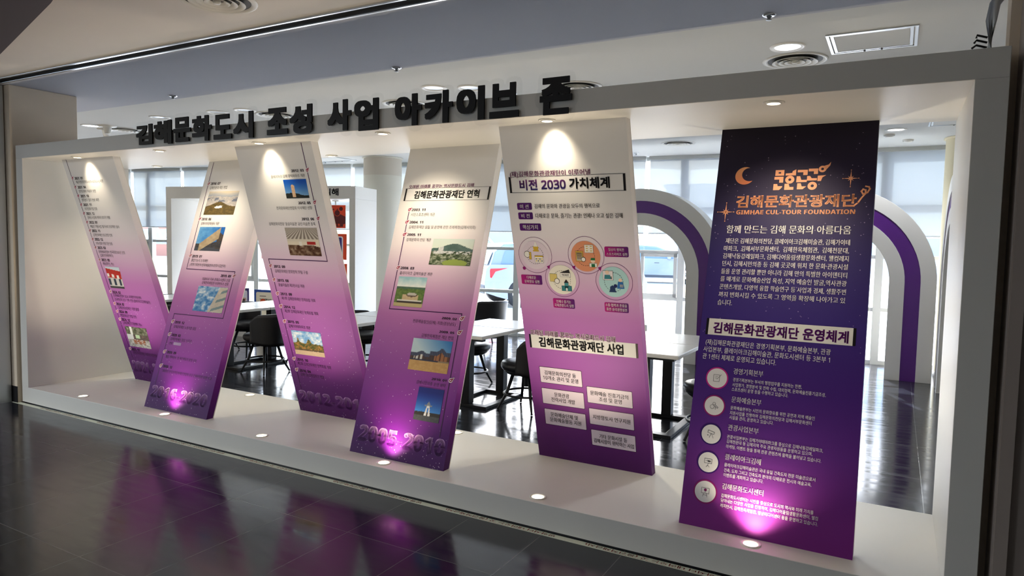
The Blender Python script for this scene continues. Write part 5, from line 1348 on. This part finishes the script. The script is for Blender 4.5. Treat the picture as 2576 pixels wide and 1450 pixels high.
# azalea bed, glass hall with white lattice trusses, far buildings and bare trees
def blob_bush(name, loc, r, m, label, cat, grp, parts=40, seed=1):
    rr = random.Random(seed); t = thing(name, label, cat, loc, 0, grp); mb = MB()
    for i in range(parts * 9):
        a, b, q = rr.uniform(0, 6.28), rr.uniform(0, 1.4), rr.uniform(.6, 1); p = Vector((r[0] * q * math.cos(a) * math.cos(b), r[1] * q * math.sin(a) * math.cos(b), r[2] * q * math.sin(b))); s = rr.uniform(.05, .11)
        e = Vector((rr.uniform(-1, 1), rr.uniform(-1, 1), rr.uniform(-1, 1))).normalized() * s; f = e.cross(Vector((rr.uniform(-1, 1), rr.uniform(-1, 1), 1))).normalized() * s
        mb.add([p - e, p + f, p + e, p - f], [(0, 1, 2, 3)])
    mb.build('leaves', m, t); return t
for i in range(4): blob_bush('flowering_bush', (-10.6 + 2.3 * i, 38, -.02), (1.1, .6, 1.55 - .12 * i), mat('azalea_pink', (206, 96, 140), .8, var=.2), 'pink flowering bush outside, %s of the bed seen through the left arch' % ['leftmost', 'second', 'third', 'rightmost'][i], 'bush', 'pink bushes outside', 40, i)
TRW = mat('truss_white', (232, 236, 240), .4)
def truss(name, p0, p1, h, n, label):
    t = thing(name, label, 'truss', p0, 0, 'white lattice trusses outside'); d = Vector(p1) - Vector(p0); mb = MB()
    mb.tube([(0, 0, 0), d], .10, 8); mb.tube([(0, 0, h), d + Vector((0, 0, h))], .10, 8); mb.build('chord', TRW, t)
    mb = MB()
    for i in range(n):
        a, b = d * (i / n), d * ((i + .5) / n) + Vector((0, 0, h)); c = d * ((i + 1) / n); mb.tube([a, b], .06, 6); mb.tube([b, c], .06, 6)
    mb.build('lattice', TRW, t)
    for q in (0, 1):
        mb = MB(); mb.tube([d * q, d * q + Vector((0, 0, -p0[2]))], .12, 8); mb.build('post', TRW, t)
truss('lattice_truss', (-11, 44, 2.0), (2, 46, 1.9), 1.1, 10, 'white lattice truss outside seen through the left arch')
truss('lattice_truss', (-34, 22, 1.35), (-22, 24, 1.35), 1.0, 9, 'white lattice truss outside left of the booth')
def building(loc, rz, w, h, d, floors, cols, wall, glassm, label):
    t = thing('far_building', label, 'building', loc, rz, 'buildings beyond the car park'); mb = MB(); mb.box(0, w, 0, d, 0, h); mb.build('wall', wall, t)
    for i in range(floors):
        mb = MB(); z = h * (i + .35) / floors; mb.box(.3, w - .3, -.04, .01, z, z + h / floors * .45); g = mb.build('window_band', glassm, t)
        m2 = MB(); [m2.box(.3 + (w - .6) * c / cols - .05, .3 + (w - .6) * c / cols + .05, -.08, .0, z, z + h / floors * .45) for c in range(1, cols)]; m2.build('mullion', wall, g)
    mb = MB(); mb.box(-.2, w + .2, -.2, d + .2, h, h + .3); mb.build('parapet', wall, t)
GB = mat('far_glass_blue', (150, 172, 190), .3); PW = mat('far_wall_white', (224, 228, 232), .7); BR = mat('far_wall_brick', (176, 120, 100), .8, var=.06)
building((-12, 60, -.02), .1, 26, 7, 10, 2, 9, PW, GB, 'low white building with window bands seen through the left arch')
building((-48, 30, -.02), .3, 14, 2.7, 8, 1, 5, BR, GB, 'brick coloured building outside left of the booth')
building((4, 50, -.02), .0, 30, 12, 10, 4, 10, PW, GB, 'white building outside behind the right arch')
gh = thing('glass_pyramid', 'pale blue triangulated glass hall outside beyond the car with the red lamp', 'glass building', (-13.5, 31, -.02))
GP = [((-7, 0, 0), (0, -3.5, 0), (-2.5, 1, 7)), ((0, -3.5, 0), (5, 1, 0), (-2.5, 1, 7)), ((5, 1, 0), (2.5, 3, 6.5), (-2.5, 1, 7)), ((-7, 0, 0), (-2.5, 1, 7), (-8.5, 3, 6))]
for q in GP:
    mb = MB(); mb.add(q, [(0, 1, 2)]); g = mb.build('glass_facet', GB, gh)
    m2 = MB()
    for a in range(3): m2.tube([q[a], q[(a + 1) % 3]], .12, 6)
    a, b, c = [Vector(p) for p in q]; m2.tube([(a + b) / 2, (b + c) / 2], .07, 6); m2.tube([(a + c) / 2, (b + c) / 2], .07, 6); m2.tube([(a + b) / 2, (a + c) / 2], .07, 6); m2.build('facet_frame', TRW, g)
def tree(loc, h, seed, label):
    rr = random.Random(seed); t = thing('bare_tree', label, 'tree', loc, 0, 'bare trees outside'); mb = MB(); mb.tube([(0, 0, 0), (.05, .02, h * .4)], [.12, .09], 8); BK_ = mat('bark', (120, 104, 96), .9, var=.1); mb.build('trunk', BK_, t); mb = MB()
    def grow(p, d, L, r, k):
        e = p + d * L; mb.tube([p, (p + e) / 2 + Vector((rr.uniform(-.05, .05),) * 3), e], [r, r * .85, r * .65], 5)
        if k:
            for _ in range(3): grow(e, (d + Vector((rr.uniform(-.7, .7), rr.uniform(-.7, .7), rr.uniform(-.1, .6)))).normalized(), L * .72, r * .6, k - 1)
    for _ in range(3): grow(Vector((.05, .02, h * .38)), Vector((rr.uniform(-.6, .6), rr.uniform(-.6, .6), 1)).normalized(), h * .25, .06, 3)
    mb.build('branches', BK_, t)
for i, (x, y, h) in enumerate(((-26, 19.5, 5), (-24.3, 19, 4.6), (-22.7, 20, 5.2))): tree((x, y, -.02), h, i, 'bare tree outside left of the booth, %s of three' % ('left', 'middle', 'right')[i])
